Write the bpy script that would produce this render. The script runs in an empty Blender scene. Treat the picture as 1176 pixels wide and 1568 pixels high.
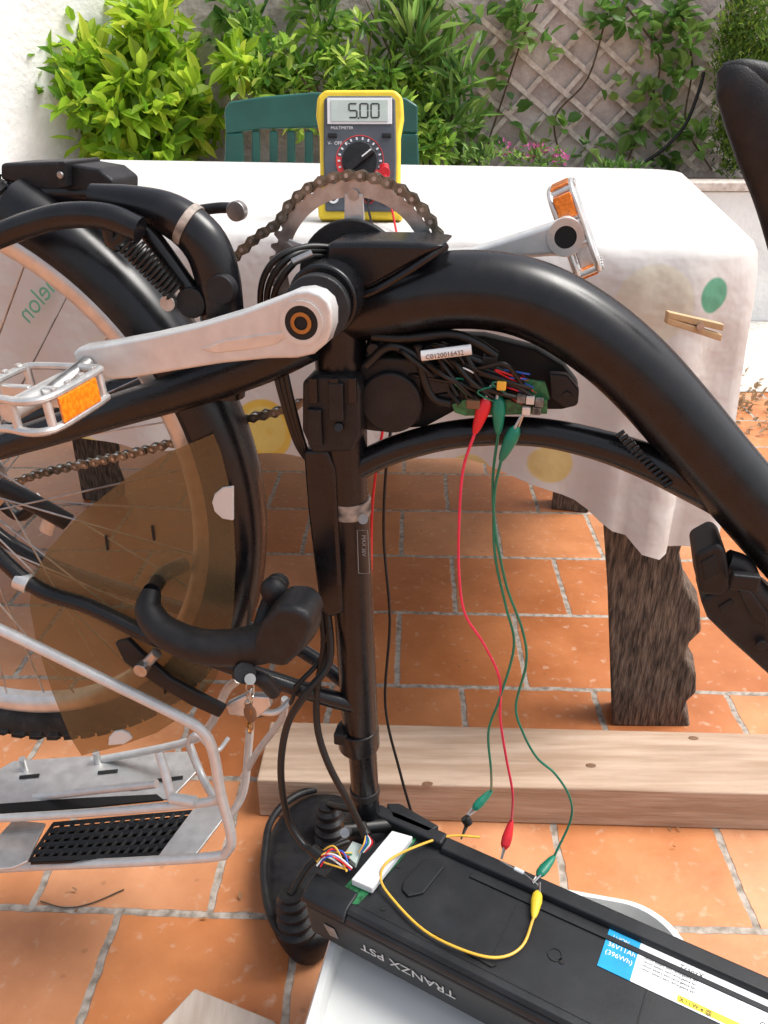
import bpy, bmesh, math, random
import numpy as np
from mathutils import Vector, Matrix
random.seed(3); rng=np.random.default_rng(5)
scene=bpy.context.scene
# ------------------------------------------------------------ calibration
H=1.1; F=1230.0; TH=math.atan(624/1230.0); cs,sn=math.cos(TH),math.sin(TH)
EYE=Vector((0,0,H))
def ray(px,py):
    a=(px-588)/F; b=(784-py)/F
    return Vector((a, cs+b*sn, -sn+b*cs))
YAW=math.radians(12)
N=Vector((math.sin(YAW),math.cos(YAW),0)); UU=Vector((math.cos(YAW),-math.sin(YAW),0)); ZZ=Vector((0,0,1))
BB=Vector((-0.039,0.728,H-0.145))
def BP(px,py,w=0.0):      # point of the bicycle's own vertical plane, w metres to the far side
    d=ray(px,py); t=((BB-EYE).dot(N)+w)/d.dot(N); return EYE+d*t
def YP(px,py,Y):
    d=ray(px,py); return EYE+d*(Y/d.y)
def ZP(px,py,z):
    d=ray(px,py); return EYE+d*((z-H)/d.z)
# ------------------------------------------------------------ materials
def newmat(name):
    m=bpy.data.materials.new(name); m.use_nodes=True
    nt=m.node_tree; b=nt.nodes['Principled BSDF']; return m,nt,b
def mat(name,col,rough=.5,metal=0.0,var=.12,scale=40,bump=0.0,bscale=None,coat=0,col2=None,stretch=None,spec=None,dist=.004,dust=0):
    m,nt,b=newmat(name); L=nt.links
    tc=nt.nodes.new('ShaderNodeTexCoord'); mp=nt.nodes.new('ShaderNodeMapping')
    L.new(tc.outputs['Object'],mp.inputs['Vector'])
    if stretch: mp.inputs['Scale'].default_value=stretch
    n=nt.nodes.new('ShaderNodeTexNoise'); n.inputs['Scale'].default_value=scale; n.inputs['Detail'].default_value=6
    L.new(mp.outputs[0],n.inputs['Vector'])
    r=nt.nodes.new('ShaderNodeValToRGB'); r.color_ramp.elements[0].position=.35; r.color_ramp.elements[1].position=.65
    c2=col2 if col2 else tuple(min(1,c*(1+var)) for c in col)
    c1=tuple(c*(1-var) for c in col) if not col2 else col
    r.color_ramp.elements[0].color=(*c1,1); r.color_ramp.elements[1].color=(*c2,1)
    L.new(n.outputs['Fac'],r.inputs['Fac']); base=r.outputs['Color']
    if dust:
        g=nt.nodes.new('ShaderNodeTexNoise'); g.inputs['Scale'].default_value=23; g.inputs['Detail'].default_value=9; g.inputs['Roughness'].default_value=.7
        L.new(tc.outputs['Object'],g.inputs['Vector'])
        mr0=nt.nodes.new('ShaderNodeMapRange'); mr0.inputs['From Min'].default_value=.5; mr0.inputs['From Max'].default_value=.75; mr0.inputs['To Max'].default_value=dust
        L.new(g.outputs['Fac'],mr0.inputs['Value'])
        mx=nt.nodes.new('ShaderNodeMix'); mx.data_type='RGBA'; L.new(mr0.outputs[0],mx.inputs['Factor']); L.new(base,mx.inputs['A']); mx.inputs['B'].default_value=(.30,.25,.20,1); base=mx.outputs['Result']
    L.new(base,b.inputs['Base Color'])
    mr=nt.nodes.new('ShaderNodeMapRange'); mr.inputs['To Min'].default_value=max(0,rough-.08); mr.inputs['To Max'].default_value=min(1,rough+.1)
    L.new(n.outputs['Fac'],mr.inputs['Value']); L.new(mr.outputs[0],b.inputs['Roughness'])
    b.inputs['Metallic'].default_value=metal
    if coat: b.inputs['Coat Weight'].default_value=coat; b.inputs['Coat Roughness'].default_value=.1
    if spec is not None: b.inputs['Specular IOR Level'].default_value=spec
    if bump>0:
        n2=nt.nodes.new('ShaderNodeTexNoise'); n2.inputs['Scale'].default_value=bscale or scale*2; n2.inputs['Detail'].default_value=8
        L.new(mp.outputs[0],n2.inputs['Vector'])
        bp=nt.nodes.new('ShaderNodeBump'); bp.inputs['Strength'].default_value=bump; bp.inputs['Distance'].default_value=dist
        L.new(n2.outputs['Fac'],bp.inputs['Height']); L.new(bp.outputs[0],b.inputs['Normal'])
    return m
M={}
M['paint']=mat('black_satin_paint',(.0055,.0055,.007),.27,0,.3,60,spec=.42)
M['plastic']=mat('black_plastic',(.009,.009,.0105),.46,0,.3,90,bump=.15,bscale=700,dust=.05,spec=.35)
M['rubber']=mat('tyre_rubber',(.018,.0175,.017),.8,0,.4,50,bump=.3,bscale=300,dust=.18,spec=.3)
M['battery']=mat('battery_plastic',(.012,.0135,.016),.42,0,.25,25,bump=.12,bscale=900,dust=.03,spec=.35)
M['cable']=mat('cable_sheath',(.008,.008,.008),.38,spec=.4)
M['silver']=mat('silver_alloy',(.60,.60,.59),.34,.7,.10,60,bump=.08,bscale=400)
M['silverp']=mat('silver_paint',(.60,.60,.59),.40,.35,.06,80)
M['steel']=mat('steel',(.42,.41,.40),.32,.95,.2,80)
M['chain']=mat('oily_chain',(.20,.175,.135),.40,.8,.45,150)
M['white']=mat('white_plastic',(.62,.63,.62),.45,0,.05,8,dust=.08)
M['orange']=mat('orange_reflector',(.85,.20,.01),.2,0,.30,300,coat=.6)
M['red']=mat('red_vinyl',(.60,.010,.018),.35)
M['redwire']=mat('red_wire',(.68,.025,.08),.4)
M['green']=mat('green_vinyl',(.0,.17,.10),.35)
M['yellow']=mat('yellow_rubber',(.78,.56,.03),.5,0,.08,30)
M['ywire']=mat('yellow_wire',(.80,.45,.05),.4)
M['blue']=mat('blue_print',(.0,.28,.55),.5)
M['bluewire']=mat('blue_wire',(.02,.10,.5),.4)
M['pcb']=mat('green_circuit_board',(.02,.14,.05),.4,0,.5,200)
M['brass']=mat('brass_bolt',(.35,.18,.06),.35,.9)
M['meter']=mat('grey_meter_face',(.070,.080,.095),.5)
M['lcd']=mat('lcd_glass',(.46,.54,.50),.25,0,.04,30)
M['ink']=mat('dark_ink',(.02,.025,.02),.5)
M['meterred']=mat('meter_red',(.66,.04,.04),.5)
M['chair']=mat('green_chair_plastic',(.010,.085,.065),.38,0,.15,12)
M['label']=mat('label_paper',(.72,.73,.74),.4,0,.02,20)
M['sticker']=mat('grey_print',(.22,.22,.22),.4)
M['clothgreen']=mat('green_print',(.13,.36,.25),.8)
M['key']=mat('key_metal',(.5,.47,.42),.3,.95)
M['leather']=mat('brown_tag',(.16,.08,.04),.6)
M['darkhole']=mat('dark_recess',(.005,.005,.005),.7)
M['tape']=mat('scuffed_tape',(.03,.028,.025),.7,0,.3,60,col2=(.42,.36,.31))
M['timber']=mat('beam_timber',(.34,.225,.15),.85,0,.2,9,bump=.5,bscale=22,col2=(.48,.35,.26),stretch=(.6,7,7),dust=.25)
M['plank']=mat('grey_plank_wood',(.42,.33,.27),.85,0,.2,9,bump=.35,bscale=30,col2=(.55,.47,.40),stretch=(6,1,6))
M['leg']=mat('weathered_wood',(.028,.019,.014),.85,0,.2,7,bump=1.0,bscale=9,col2=(.17,.120,.088),stretch=(24,14,4.0),dist=.010)
M['bark']=mat('bark',(.10,.07,.045),.9,0,.3,40,bump=.4)
M['soil']=mat('soil_earth',(.10,.07,.05),.95,0,.3,12,bump=.6)
M['peg']=mat('peg_wood',(.50,.34,.18),.7)

def smoky():
    m,nt,b=newmat('smoked_plastic'); L=nt.links
    b.inputs['Base Color'].default_value=(.20,.145,.075,1); b.inputs['Roughness'].default_value=.16
    tr=nt.nodes.new('ShaderNodeBsdfTransparent'); tr.inputs['Color'].default_value=(.68,.56,.38,1)
    mx=nt.nodes.new('ShaderNodeMixShader')
    tc=nt.nodes.new('ShaderNodeTexCoord'); n=nt.nodes.new('ShaderNodeTexNoise'); n.inputs['Scale'].default_value=9; n.inputs['Detail'].default_value=8
    L.new(tc.outputs['Object'],n.inputs['Vector'])
    mr=nt.nodes.new('ShaderNodeMapRange'); mr.inputs['To Min'].default_value=.32; mr.inputs['To Max'].default_value=.62
    L.new(n.outputs['Fac'],mr.inputs['Value'])
    L.new(mr.outputs[0],mx.inputs[0]); L.new(tr.outputs[0],mx.inputs[1]); L.new(b.outputs[0],mx.inputs[2])
    L.new(mx.outputs[0],nt.nodes['Material Output'].inputs['Surface']); return m
M['smoke']=smoky()

def leafmat(name,cols,trans=.55):
    m,nt,b=newmat(name); L=nt.links
    at=nt.nodes.new('ShaderNodeAttribute'); at.attribute_name='tone'
    r=nt.nodes.new('ShaderNodeValToRGB'); e=r.color_ramp.elements
    e[0].position=0; e[0].color=(*cols[0],1); e[1].position=1; e[1].color=(*cols[-1],1)
    for i,c in enumerate(cols[1:-1]):
        x=e.new((i+1)/(len(cols)-1)); x.color=(*c,1)
    L.new(at.outputs['Fac'],r.inputs['Fac']); L.new(r.outputs[0],b.inputs['Base Color'])
    b.inputs['Roughness'].default_value=.42
    t=nt.nodes.new('ShaderNodeBsdfTranslucent'); L.new(r.outputs[0],t.inputs['Color'])
    mx=nt.nodes.new('ShaderNodeMixShader'); mx.inputs[0].default_value=trans
    L.new(b.outputs[0],mx.inputs[1]); L.new(t.outputs[0],mx.inputs[2]); L.new(mx.outputs[0],nt.nodes['Material Output'].inputs['Surface'])
    return m
M['lemonleaf']=leafmat('citrus_leaf',[(.10,.24,.02),(.34,.55,.04),(.66,.76,.09)])
M['shrubleaf']=leafmat('shrub_leaf',[(.08,.22,.03),(.28,.48,.07),(.56,.70,.15)])
M['oleleaf']=leafmat('oleander_leaf',[(.07,.17,.04),(.20,.36,.08),(.42,.56,.16)])
M['ivyleaf']=leafmat('ivy_leaf',[(.07,.18,.04),(.17,.34,.07),(.34,.50,.14)])
M['hedgeleaf']=leafmat('hedge_leaf',[(.05,.13,.02),(.16,.29,.04),(.34,.46,.08)],.4)
M['petal']=leafmat('pink_petal',[(.5,.1,.3),(.7,.2,.45)])
M['dryleaf']=leafmat('dry_leaf',[(.30,.20,.11),(.50,.38,.24)])

def tilemat():
    m,nt,b=newmat('terracotta_tiles'); L=nt.links; A=nt.nodes.new
    tc=A('ShaderNodeTexCoord'); mp=A('ShaderNodeMapping')
    mp.inputs['Rotation'].default_value=(0,0,.035); mp.inputs['Location'].default_value=(-.1175,-1.354,0)
    L.new(tc.outputs['Object'],mp.inputs['Vector'])
    wn=A('ShaderNodeTexNoise'); wn.inputs['Scale'].default_value=22; wn.inputs['Detail'].default_value=3; L.new(mp.outputs[0],wn.inputs['Vector'])
    sb=A('ShaderNodeVectorMath'); sb.operation='SUBTRACT'; sb.inputs[1].default_value=(.5,.5,.5); L.new(wn.outputs['Color'],sb.inputs[0])
    sc=A('ShaderNodeVectorMath'); sc.operation='SCALE'; sc.inputs['Scale'].default_value=.010; L.new(sb.outputs[0],sc.inputs[0])
    ad=A('ShaderNodeVectorMath'); L.new(mp.outputs[0],ad.inputs[0]); L.new(sc.outputs[0],ad.inputs[1])
    br=A('ShaderNodeTexBrick'); br.offset=.5; br.offset_frequency=2; br.squash=1
    br.inputs['Scale'].default_value=1; br.inputs['Brick Width'].default_value=.275; br.inputs['Row Height'].default_value=.275
    br.inputs['Mortar Size'].default_value=.0066; br.inputs['Mortar Smooth'].default_value=.25; br.inputs['Bias'].default_value=0
    br.inputs['Color1'].default_value=(.0,.0,.0,1); br.inputs['Color2'].default_value=(1,1,1,1); br.inputs['Mortar'].default_value=(.5,.5,.5,1)
    L.new(ad.outputs[0],br.inputs['Vector'])
    r=A('ShaderNodeValToRGB'); e=r.color_ramp.elements; e[0].color=(.44,.150,.050,1); e[1].color=(.58,.27,.13,1)
    x=e.new(.5); x.color=(.53,.195,.065,1)
    L.new(br.outputs['Color'],r.inputs['Fac'])
    n1=A('ShaderNodeTexNoise'); n1.inputs['Scale'].default_value=5; n1.inputs['Detail'].default_value=8; n1.inputs['Roughness'].default_value=.6
    L.new(mp.outputs[0],n1.inputs['Vector'])
    rr=A('ShaderNodeValToRGB'); rr.color_ramp.elements[0].position=.35; rr.color_ramp.elements[0].color=(.74,.66,.60,1); rr.color_ramp.elements[1].position=.68; rr.color_ramp.elements[1].color=(1.12,1.16,1.25,1)
    L.new(n1.outputs['Fac'],rr.inputs['Fac'])
    mu=A('ShaderNodeMix'); mu.data_type='RGBA'; mu.blend_type='MULTIPLY'; mu.inputs['Factor'].default_value=.9
    L.new(r.outputs[0],mu.inputs['A']); L.new(rr.outputs[0],mu.inputs['B'])
    n3=A('ShaderNodeTexNoise'); n3.inputs['Scale'].default_value=45; n3.inputs['Detail'].default_value=6; L.new(mp.outputs[0],n3.inputs['Vector'])
    r3=A('ShaderNodeValToRGB'); r3.color_ramp.elements[0].position=.60; r3.color_ramp.elements[0].color=(0,0,0,1); r3.color_ramp.elements[1].position=.80; r3.color_ramp.elements[1].color=(.7,.7,.7,1)
    L.new(n3.outputs['Fac'],r3.inputs['Fac'])
    m3=A('ShaderNodeMix'); m3.data_type='RGBA'; L.new(r3.outputs[0],m3.inputs['Factor']); L.new(mu.outputs['Result'],m3.inputs['A']); m3.inputs['B'].default_value=(.62,.45,.33,1)
    # dark pits
    n4=A('ShaderNodeTexVoronoi'); n4.inputs['Scale'].default_value=16; L.new(ad.outputs[0],n4.inputs['Vector'])
    r4=A('ShaderNodeMapRange'); r4.inputs['From Min'].default_value=.05; r4.inputs['From Max'].default_value=.09; r4.inputs['To Min'].default_value=.35; r4.inputs['To Max'].default_value=0
    L.new(n4.outputs['Distance'],r4.inputs['Value'])
    m4=A('ShaderNodeMix'); m4.data_type='RGBA'; L.new(r4.outputs[0],m4.inputs['Factor']); L.new(m3.outputs['Result'],m4.inputs['A']); m4.inputs['B'].default_value=(.20,.09,.05,1)
    n2=A('ShaderNodeTexNoise'); n2.inputs['Scale'].default_value=60; n2.inputs['Detail'].default_value=6; L.new(mp.outputs[0],n2.inputs['Vector'])
    r2=A('ShaderNodeValToRGB'); r2.color_ramp.elements[0].position=.35; r2.color_ramp.elements[0].color=(.20,.165,.13,1); r2.color_ramp.elements[1].position=.6; r2.color_ramp.elements[1].color=(.42,.37,.32,1)
    L.new(n2.outputs['Fac'],r2.inputs['Fac'])
    mg=A('ShaderNodeMix'); mg.data_type='RGBA'; L.new(br.outputs['Fac'],mg.inputs['Factor']); L.new(m4.outputs['Result'],mg.inputs['A']); L.new(r2.outputs[0],mg.inputs['B'])
    L.new(mg.outputs['Result'],b.inputs['Base Color'])
    mr=A('ShaderNodeMapRange'); mr.inputs['To Min'].default_value=.26; mr.inputs['To Max'].default_value=.58
    L.new(n1.outputs['Fac'],mr.inputs['Value'])
    mx=A('ShaderNodeMath'); mx.operation='MAXIMUM'; L.new(mr.outputs[0],mx.inputs[0]); L.new(br.outputs['Fac'],mx.inputs[1]); L.new(mx.outputs[0],b.inputs['Roughness'])
    s=A('ShaderNodeMath'); s.operation='MULTIPLY_ADD'; L.new(br.outputs['Fac'],s.inputs[0]); s.inputs[1].default_value=-1.0
    s2=A('ShaderNodeMath'); s2.operation='MULTIPLY'; s2.inputs[1].default_value=.45; L.new(n2.outputs['Fac'],s2.inputs[0]); L.new(s2.outputs[0],s.inputs[2])
    bp=A('ShaderNodeBump'); bp.inputs['Strength'].default_value=.6; bp.inputs['Distance'].default_value=.003; L.new(s.outputs[0],bp.inputs['Height']); L.new(bp.outputs[0],b.inputs['Normal'])
    return m
M['tile']=tilemat()
M['gravel']=mat('pale_gravel',(.45,.42,.37),.95,0,.2,30,bump=.8,bscale=60,col2=(.75,.72,.66))
M['wallwhite']=mat('white_render',(.80,.80,.79),.9,0,.05,6,bump=.9,bscale=28,dist=.008)
M['wallpink']=mat('pinkish_render',(.42,.355,.33),.95,0,.2,7,bump=1.0,bscale=22,col2=(.62,.55,.52),dist=.015)
M['lattice']=mat('lattice_wood',(.50,.42,.37),.85,0,.25,30,bump=.3,col2=(.72,.65,.59))

# ------------------------------------------------------------ geometry helpers
def empty(name):
    o=bpy.data.objects.new(name,None); scene.collection.objects.link(o); return o
def add(name,verts,faces,m,parent=None,smooth=True,bevel=0,seg=2,autos=True,sub=0):
    me=bpy.data.meshes.new(name); me.from_pydata([tuple(v) for v in verts],[],faces); me.validate()
    bm=bmesh.new(); bm.from_mesh(me); bmesh.ops.recalc_face_normals(bm,faces=bm.faces); bm.to_mesh(me); bm.free()
    o=bpy.data.objects.new(name,me); scene.collection.objects.link(o)
    if m: me.materials.append(m)
    if parent: o.parent=parent
    if bevel>0:
        bv=o.modifiers.new('b','BEVEL'); bv.width=bevel; bv.segments=seg; bv.limit_method='ANGLE'; bv.angle_limit=.6; 
    if sub:
        s=o.modifiers.new('s','SUBSURF'); s.levels=sub; s.render_levels=sub
    if smooth:
        me.polygons.foreach_set('use_smooth',[True]*len(me.polygons))
        if autos:
            try:
                me.set_sharp_from_angle(angle=math.radians(40))
            except Exception: pass
        if bevel>0:
            wn=o.modifiers.new('wn','WEIGHTED_NORMAL'); wn.keep_sharp=False
    return o
def smoothpath(pts,k=6):
    pts=[Vector(p) for p in pts]
    if len(pts)<3: return pts,[0,1]
    out=[];par=[]
    P=[2*pts[0]-pts[1]]+pts+[2*pts[-1]-pts[-2]]
    for i in range(1,len(P)-2):
        p0,p1,p2,p3=P[i-1],P[i],P[i+1],P[i+2]
        for j in range(k):
            t=j/k
            out.append(.5*((2*p1)+(p2-p0)*t+(2*p0-5*p1+4*p2-p3)*t*t+(3*p1-p0-3*p2+p3)*t**3)); par.append(i-1+t)
    out.append(pts[-1]); par.append(len(pts)-1)
    return out,par
def sweepdata(pts,r,n=12,k=6,flat=1.0,flatdir=None,smooth=True,closed=False):
    if smooth: P,par=smoothpath(pts,k)
    else: P=[Vector(p) for p in pts]; par=list(range(len(P)))
    if not isinstance(r,(list,tuple)): R=[r]*len(P)
    else: R=[float(np.interp(x,range(len(r)),r)) for x in par]
    verts=[];faces=[]
    up=None; m_=len(P)
    for i,p in enumerate(P):
        T=(P[(i+1)%m_]-P[i-1]) if closed else (P[min(i+1,m_-1)]-P[max(i-1,0)])
        if T.length<1e-9: T=Vector((0,0,1))
        T.normalize()
        if up is None:
            up=Vector(flatdir) if flatdir else (N if abs(T.dot(N))<.9 else ZZ)
        if flatdir: up=Vector(flatdir)
        a=(up-T*up.dot(T)).normalized(); b=T.cross(a); up=a
        for j in range(n):
            g=2*math.pi*j/n
            verts.append(p+a*math.cos(g)*R[i]*flat+b*math.sin(g)*R[i])
    for i in range(m_ if closed else m_-1):
        i2=(i+1)%m_
        for j in range(n):
            faces.append((i*n+j,i*n+(j+1)%n,i2*n+(j+1)%n,i2*n+j))
    if not closed:
        faces.append(tuple(range(n))[::-1]); faces.append(tuple((m_-1)*n+j for j in range(n)))
    return verts,faces
def tube(name,pts,r,m,parent=None,n=14,k=6,flat=1.0,flatdir=None,smooth=True,closed=False):
    v,f=sweepdata(pts,r,n,k,flat,flatdir,smooth,closed); return add(name,v,f,m,parent)
def merge(lst):
    V=[];Fc=[]
    for v,f in lst:
        o=len(V); V+=list(v); Fc+=[tuple(i+o for i in q) for q in f]
    return V,Fc
def cyldata(p1,p2,r1,r2=None,n=24):
    r2=r1 if r2 is None else r2
    p1=Vector(p1);p2=Vector(p2);T=(p2-p1).normalized(); a=T.orthogonal().normalized(); b=T.cross(a)
    v=[];f=[]
    for p,r in((p1,r1),(p2,r2)):
        for j in range(n):
            g=2*math.pi*j/n; v.append(p+a*math.cos(g)*r+b*math.sin(g)*r)
    for j in range(n): f.append((j,(j+1)%n,n+(j+1)%n,n+j))
    f.append(tuple(range(n))[::-1]); f.append(tuple(range(n,2*n))); return v,f
def cyl(name,p1,p2,r1,m,parent=None,r2=None,n=24,bevel=0):
    v,f=cyldata(p1,p2,r1,r2,n); return add(name,v,f,m,parent,bevel=bevel)
def revolve(name,c,axis,prof,m,parent=None,n=48,a0=0,a1=2*math.pi,ex=None,closed=True):
    """prof: list of (radius, along axis)"""
    axis=Vector(axis).normalized(); ex=Vector(ex) if ex else axis.orthogonal().normalized(); ey=axis.cross(ex)
    full=abs(a1-a0-2*math.pi)<1e-6; v=[];f=[];k=len(prof); cnt=n if full else n+1
    for i in range(cnt):
        g=a0+(a1-a0)*i/n
        for (r,h) in prof: v.append(Vector(c)+ex*math.cos(g)*r+ey*math.sin(g)*r+axis*h)
    for i in range(n):
        i2=(i+1)%cnt
        for j in range(k if closed else k-1):
            f.append((i*k+j,i*k+(j+1)%k,i2*k+(j+1)%k,i2*k+j))
    return add(name,v,f,m,parent)
def boxdata(c,ax,ay,az):
    c=Vector(c);v=[]
    for sx in(-1,1):
        for sy in(-1,1):
            for sz in(-1,1): v.append(c+Vector(ax)*sx+Vector(ay)*sy+Vector(az)*sz)
    return v,[(0,1,3,2),(4,6,7,5),(0,4,5,1),(2,3,7,6),(0,2,6,4),(1,5,7,3)]
def box(name,c,ax,ay,az,m,parent=None,bevel=.002,seg=2):
    v,f=boxdata(c,ax,ay,az); return add(name,v,f,m,parent,bevel=bevel,seg=seg)
def prismdata(pts,off):
    pts=[Vector(p) for p in pts]; n=len(pts); off=Vector(off)
    v=pts+[p+off for p in pts]; f=[tuple(range(n))[::-1],tuple(range(n,2*n))]+[(i,(i+1)%n,n+(i+1)%n,n+i) for i in range(n)]
    return v,f
def prism(name,pts,off,m,parent=None,bevel=.0015,seg=2):
    v,f=prismdata(pts,off); return add(name,v,f,m,parent,bevel=bevel,seg=seg)
def bpoly(pts,w): return [BP(x,y,w) for x,y in pts]
def ellipsoid(name,c,ax,ay,az,m,parent=None,n=20):
    v=[];f=[]
    for i in range(n+1):
        p=math.pi*i/n
        for j in range(n):
            g=2*math.pi*j/n; v.append(Vector(c)+Vector(ax)*math.sin(p)*math.cos(g)+Vector(ay)*math.sin(p)*math.sin(g)+Vector(az)*math.cos(p))
    for i in range(n):
        for j in range(n): f.append((i*n+j,i*n+(j+1)%n,(i+1)*n+(j+1)%n,(i+1)*n+j))
    return add(name,v,f,m,parent,autos=False)
def text(name,s,loc,ex,ey,size,m,parent=None,ext=.0002):
    cu=bpy.data.curves.new(name,'FONT'); cu.body=s; cu.size=size; cu.extrude=ext; cu.materials.append(m)
    o=bpy.data.objects.new(name,cu); scene.collection.objects.link(o)
    ex=Vector(ex).normalized(); ey=Vector(ey); ey=(ey-ex*ey.dot(ex)).normalized(); ez=ex.cross(ey)
    o.matrix_world=Matrix(((ex.x,ey.x,ez.x,loc[0]),(ex.y,ey.y,ez.y,loc[1]),(ex.z,ey.z,ez.z,loc[2]),(0,0,0,1)))
    if parent: o.parent=parent
    return o

# ------------------------------------------------------------ ground & walls
def sheet(name,x0,x1,y0,y1,z,m):
    return add(name,[(x0,y0,z),(x1,y0,z),(x1,y1,z),(x0,y1,z)],[(0,1,2,3)],m,smooth=False)
sheet('ground',-60,60,-60,60,0,M['tile'])
sheet('gravel_path',-8,12,3.30,4.55,.004,M['gravel'])
rw=empty('retaining_wall')
box('wall_body',(1.5,4.64,.345),(7,0,0),(0,.09,0),(0,0,.345),M['wallwhite'],rw,.01)
box('coping',(1.5,4.64,.715),(7,0,0),(0,.11,0),(0,0,.022),M['lattice'],rw,.008)
sheet('soil',-6,9,4.73,5.75,.70,M['soil'])
gw=empty('garden_wall')
dW=Vector((-.64,-.77,0)).normalized(); nW=Vector((dW.y,-dW.x,0))
box('white_wall_part',Vector((-1.35,5.5,1.7))+dW*1.7-nW*.0,dW*1.75,nW*.10,(0,0,1.7),M['wallwhite'],gw,.01)
box('pink_wall_part',(3.0,5.46,1.7),(4.7,0,0),(0,.12,0),(0,0,1.7),M['wallpink'],gw,.01)
# trellis
tr=[];X0,X1,Z0,Z1=.55,2.25,.74,1.85;yw=5.31
for ang,sp,dy in((math.radians(-36),.15,0),(math.radians(48),.165,.011)):
    d=Vector((math.cos(ang),0,math.sin(ang))); q=Vector((-math.sin(ang),0,math.cos(ang))); c0=Vector(((X0+X1)/2,yw+dy,(Z0+Z1)/2))
    for k in range(-12,13):
        o=c0+q*k*sp*random.uniform(.97,1.03)
        ts=[]
        tmin,tmax=-9,9
        for comp,lo,hi in((0,X0,X1),(2,Z0,Z1)):
            a=(lo-o[comp])/d[comp]; b=(hi-o[comp])/d[comp]
            tmin=max(tmin,min(a,b)); tmax=min(tmax,max(a,b))
        if tmax-tmin>.08:
            tr.append(boxdata(o+d*(tmin+tmax)/2,d*(tmax-tmin)/2,q*.014,Vector((0,.0045,0))))
v,f=merge(tr); add('lattice_trellis',v,f,M['lattice'],None,smooth=False)

# ------------------------------------------------------------ foliage
def foliage(name,clumps,L,W,m,parent=None,dens=1.0,sub=0.0,updir=.25):
    V=[];Fc=[];T=[]
    cen=[];rad=[];cnt=[]
    for c,r,n in clumps:
        c=np.array(c);r=np.array(r)
        if sub>0:
            k=max(3,int(n/28))
            d=rng.normal(size=(k,3)); d/=np.linalg.norm(d,axis=1)[:,None]
            ff=rng.random(k)**.45
            for i in range(k):
                cen.append(c+d[i]*r*ff[i]); rad.append(np.array([sub]*3)*rng.uniform(.6,1.25)); cnt.append(int(28*rng.uniform(.6,1.4)))
        else: cen.append(c);rad.append(r);cnt.append(n)
    for c,r,n in zip(cen,rad,cnt):
        tone0=rng.uniform(-.22,.22)
        dr=rng.normal(size=(n,3)); dr/=np.linalg.norm(dr,axis=1)[:,None]
        p=c+dr*r*(rng.random(n)**.5)[:,None]
        d=dr*.7+rng.normal(size=(n,3))*.55+np.array([0,-.1,updir]); d/=np.linalg.norm(d,axis=1)[:,None]
        up=rng.normal(size=(n,3))*.55+np.array([0,-.35,1.0])
        s=np.cross(d,up); s/=np.linalg.norm(s,axis=1)[:,None]+1e-9; nn=np.cross(s,d)
        l=L*rng.uniform(.55,1.2,n)[:,None]; w=W*rng.uniform(.7,1.2,n)[:,None]*.5
        droop=nn*l*.10
        P=[p,p+d*l*.30+s*w*.85+nn*w*.35,p+d*l*.66+s*w*.8+nn*w*.25,p+d*l-droop,p+d*l*.66-s*w*.8+nn*w*.25,p+d*l*.30-s*w*.85+nn*w*.35]
        A=np.stack(P,1).reshape(-1,3); o=len(V); V.extend(A.tolist())
        tv=np.clip(.5+tone0+rng.normal(size=n)*.24,0,1)
        for i in range(n):
            b=o+i*6; Fc.append((b,b+1,b+2,b+3)); Fc.append((b,b+3,b+4,b+5))
        T.extend(np.repeat(tv,6).tolist())
    me=bpy.data.meshes.new(name); me.from_pydata(V,[],Fc)
    at=me.attributes.new('tone','FLOAT','POINT'); at.data.foreach_set('value',T)
    me.materials.append(m); o=bpy.data.objects.new(name,me); scene.collection.objects.link(o)
    if parent: o.parent=parent
    return o
def branches(name,root,tips,r,parent):
    L=[]
    for t in tips:
        a=Vector(root);b=Vector(t);mid=(a+b)/2+Vector((random.uniform(-.05,.05),random.uniform(-.05,.05),random.uniform(-.02,.08)))
        L.append(sweepdata([a,mid,b],[r,r*.6,r*.25],6,4))
    v,f=merge(L); add(name,v,f,M['bark'],parent)
def E(px,py,Y,rx,ry,rz,n): return (YP(px,py,Y),(rx,ry,rz),n)
lt=empty('lemon_tree')
foliage('lemon_crown',[E(150,95,4.95,.22,.22,.20,260),E(250,90,4.95,.24,.25,.25,290),E(190,160,4.9,.34,.28,.22,420),E(125,165,4.9,.18,.2,.14,130),E(285,165,4.95,.2,.2,.2,200),E(225,35,5.0,.18,.16,.14,130),E(230,230,4.9,.30,.25,.10,230),E(105,60,5.0,.10,.12,.10,60),E(75,110,4.95,.07,.1,.07,40),E(375,115,5.0,.10,.15,.12,84),E(60,150,4.95,.06,.08,.06,28)],.145,.072,M['lemonleaf'],lt,sub=.085)
branches('lemon_branches',YP(210,300,4.95),[YP(x,y,4.95) for x,y in((140,90),(250,90),(190,60),(290,150),(90,120),(230,150),(120,170),(220,30))],.018,lt)
sh=empty('garden_shrub')
foliage('shrub_crown',[E(440,95,5.0,.20,.2,.18,320),E(520,85,5.0,.22,.2,.2,350),E(590,120,5.0,.2,.25,.2,350),E(560,180,4.9,.38,.25,.18,620),E(650,190,4.95,.16,.2,.18,280),E(430,165,4.95,.2,.2,.2,320),E(640,225,4.9,.2,.2,.1,240),E(390,60,5.05,.08,.1,.1,56)],.088,.036,M['shrubleaf'],sh,sub=.075)
branches('shrub_branches',YP(540,300,4.95),[YP(x,y,4.95) for x,y in((430,70),(520,60),(600,90),(660,160),(480,120),(570,40))],.014,sh)
ol=empty('oleander_bush')
foliage('oleander_crown',[E(600,20,5.1,.15,.12,.15,84),E(665,60,5.05,.15,.15,.18,130),E(690,120,5.0,.12,.15,.16,120),E(650,0,5.1,.2,.12,.15,84),E(500,5,5.15,.2,.08,.12,56),E(690,185,5.0,.10,.12,.12,84)],.21,.036,M['oleleaf'],ol,sub=.10,updir=.9)
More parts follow.
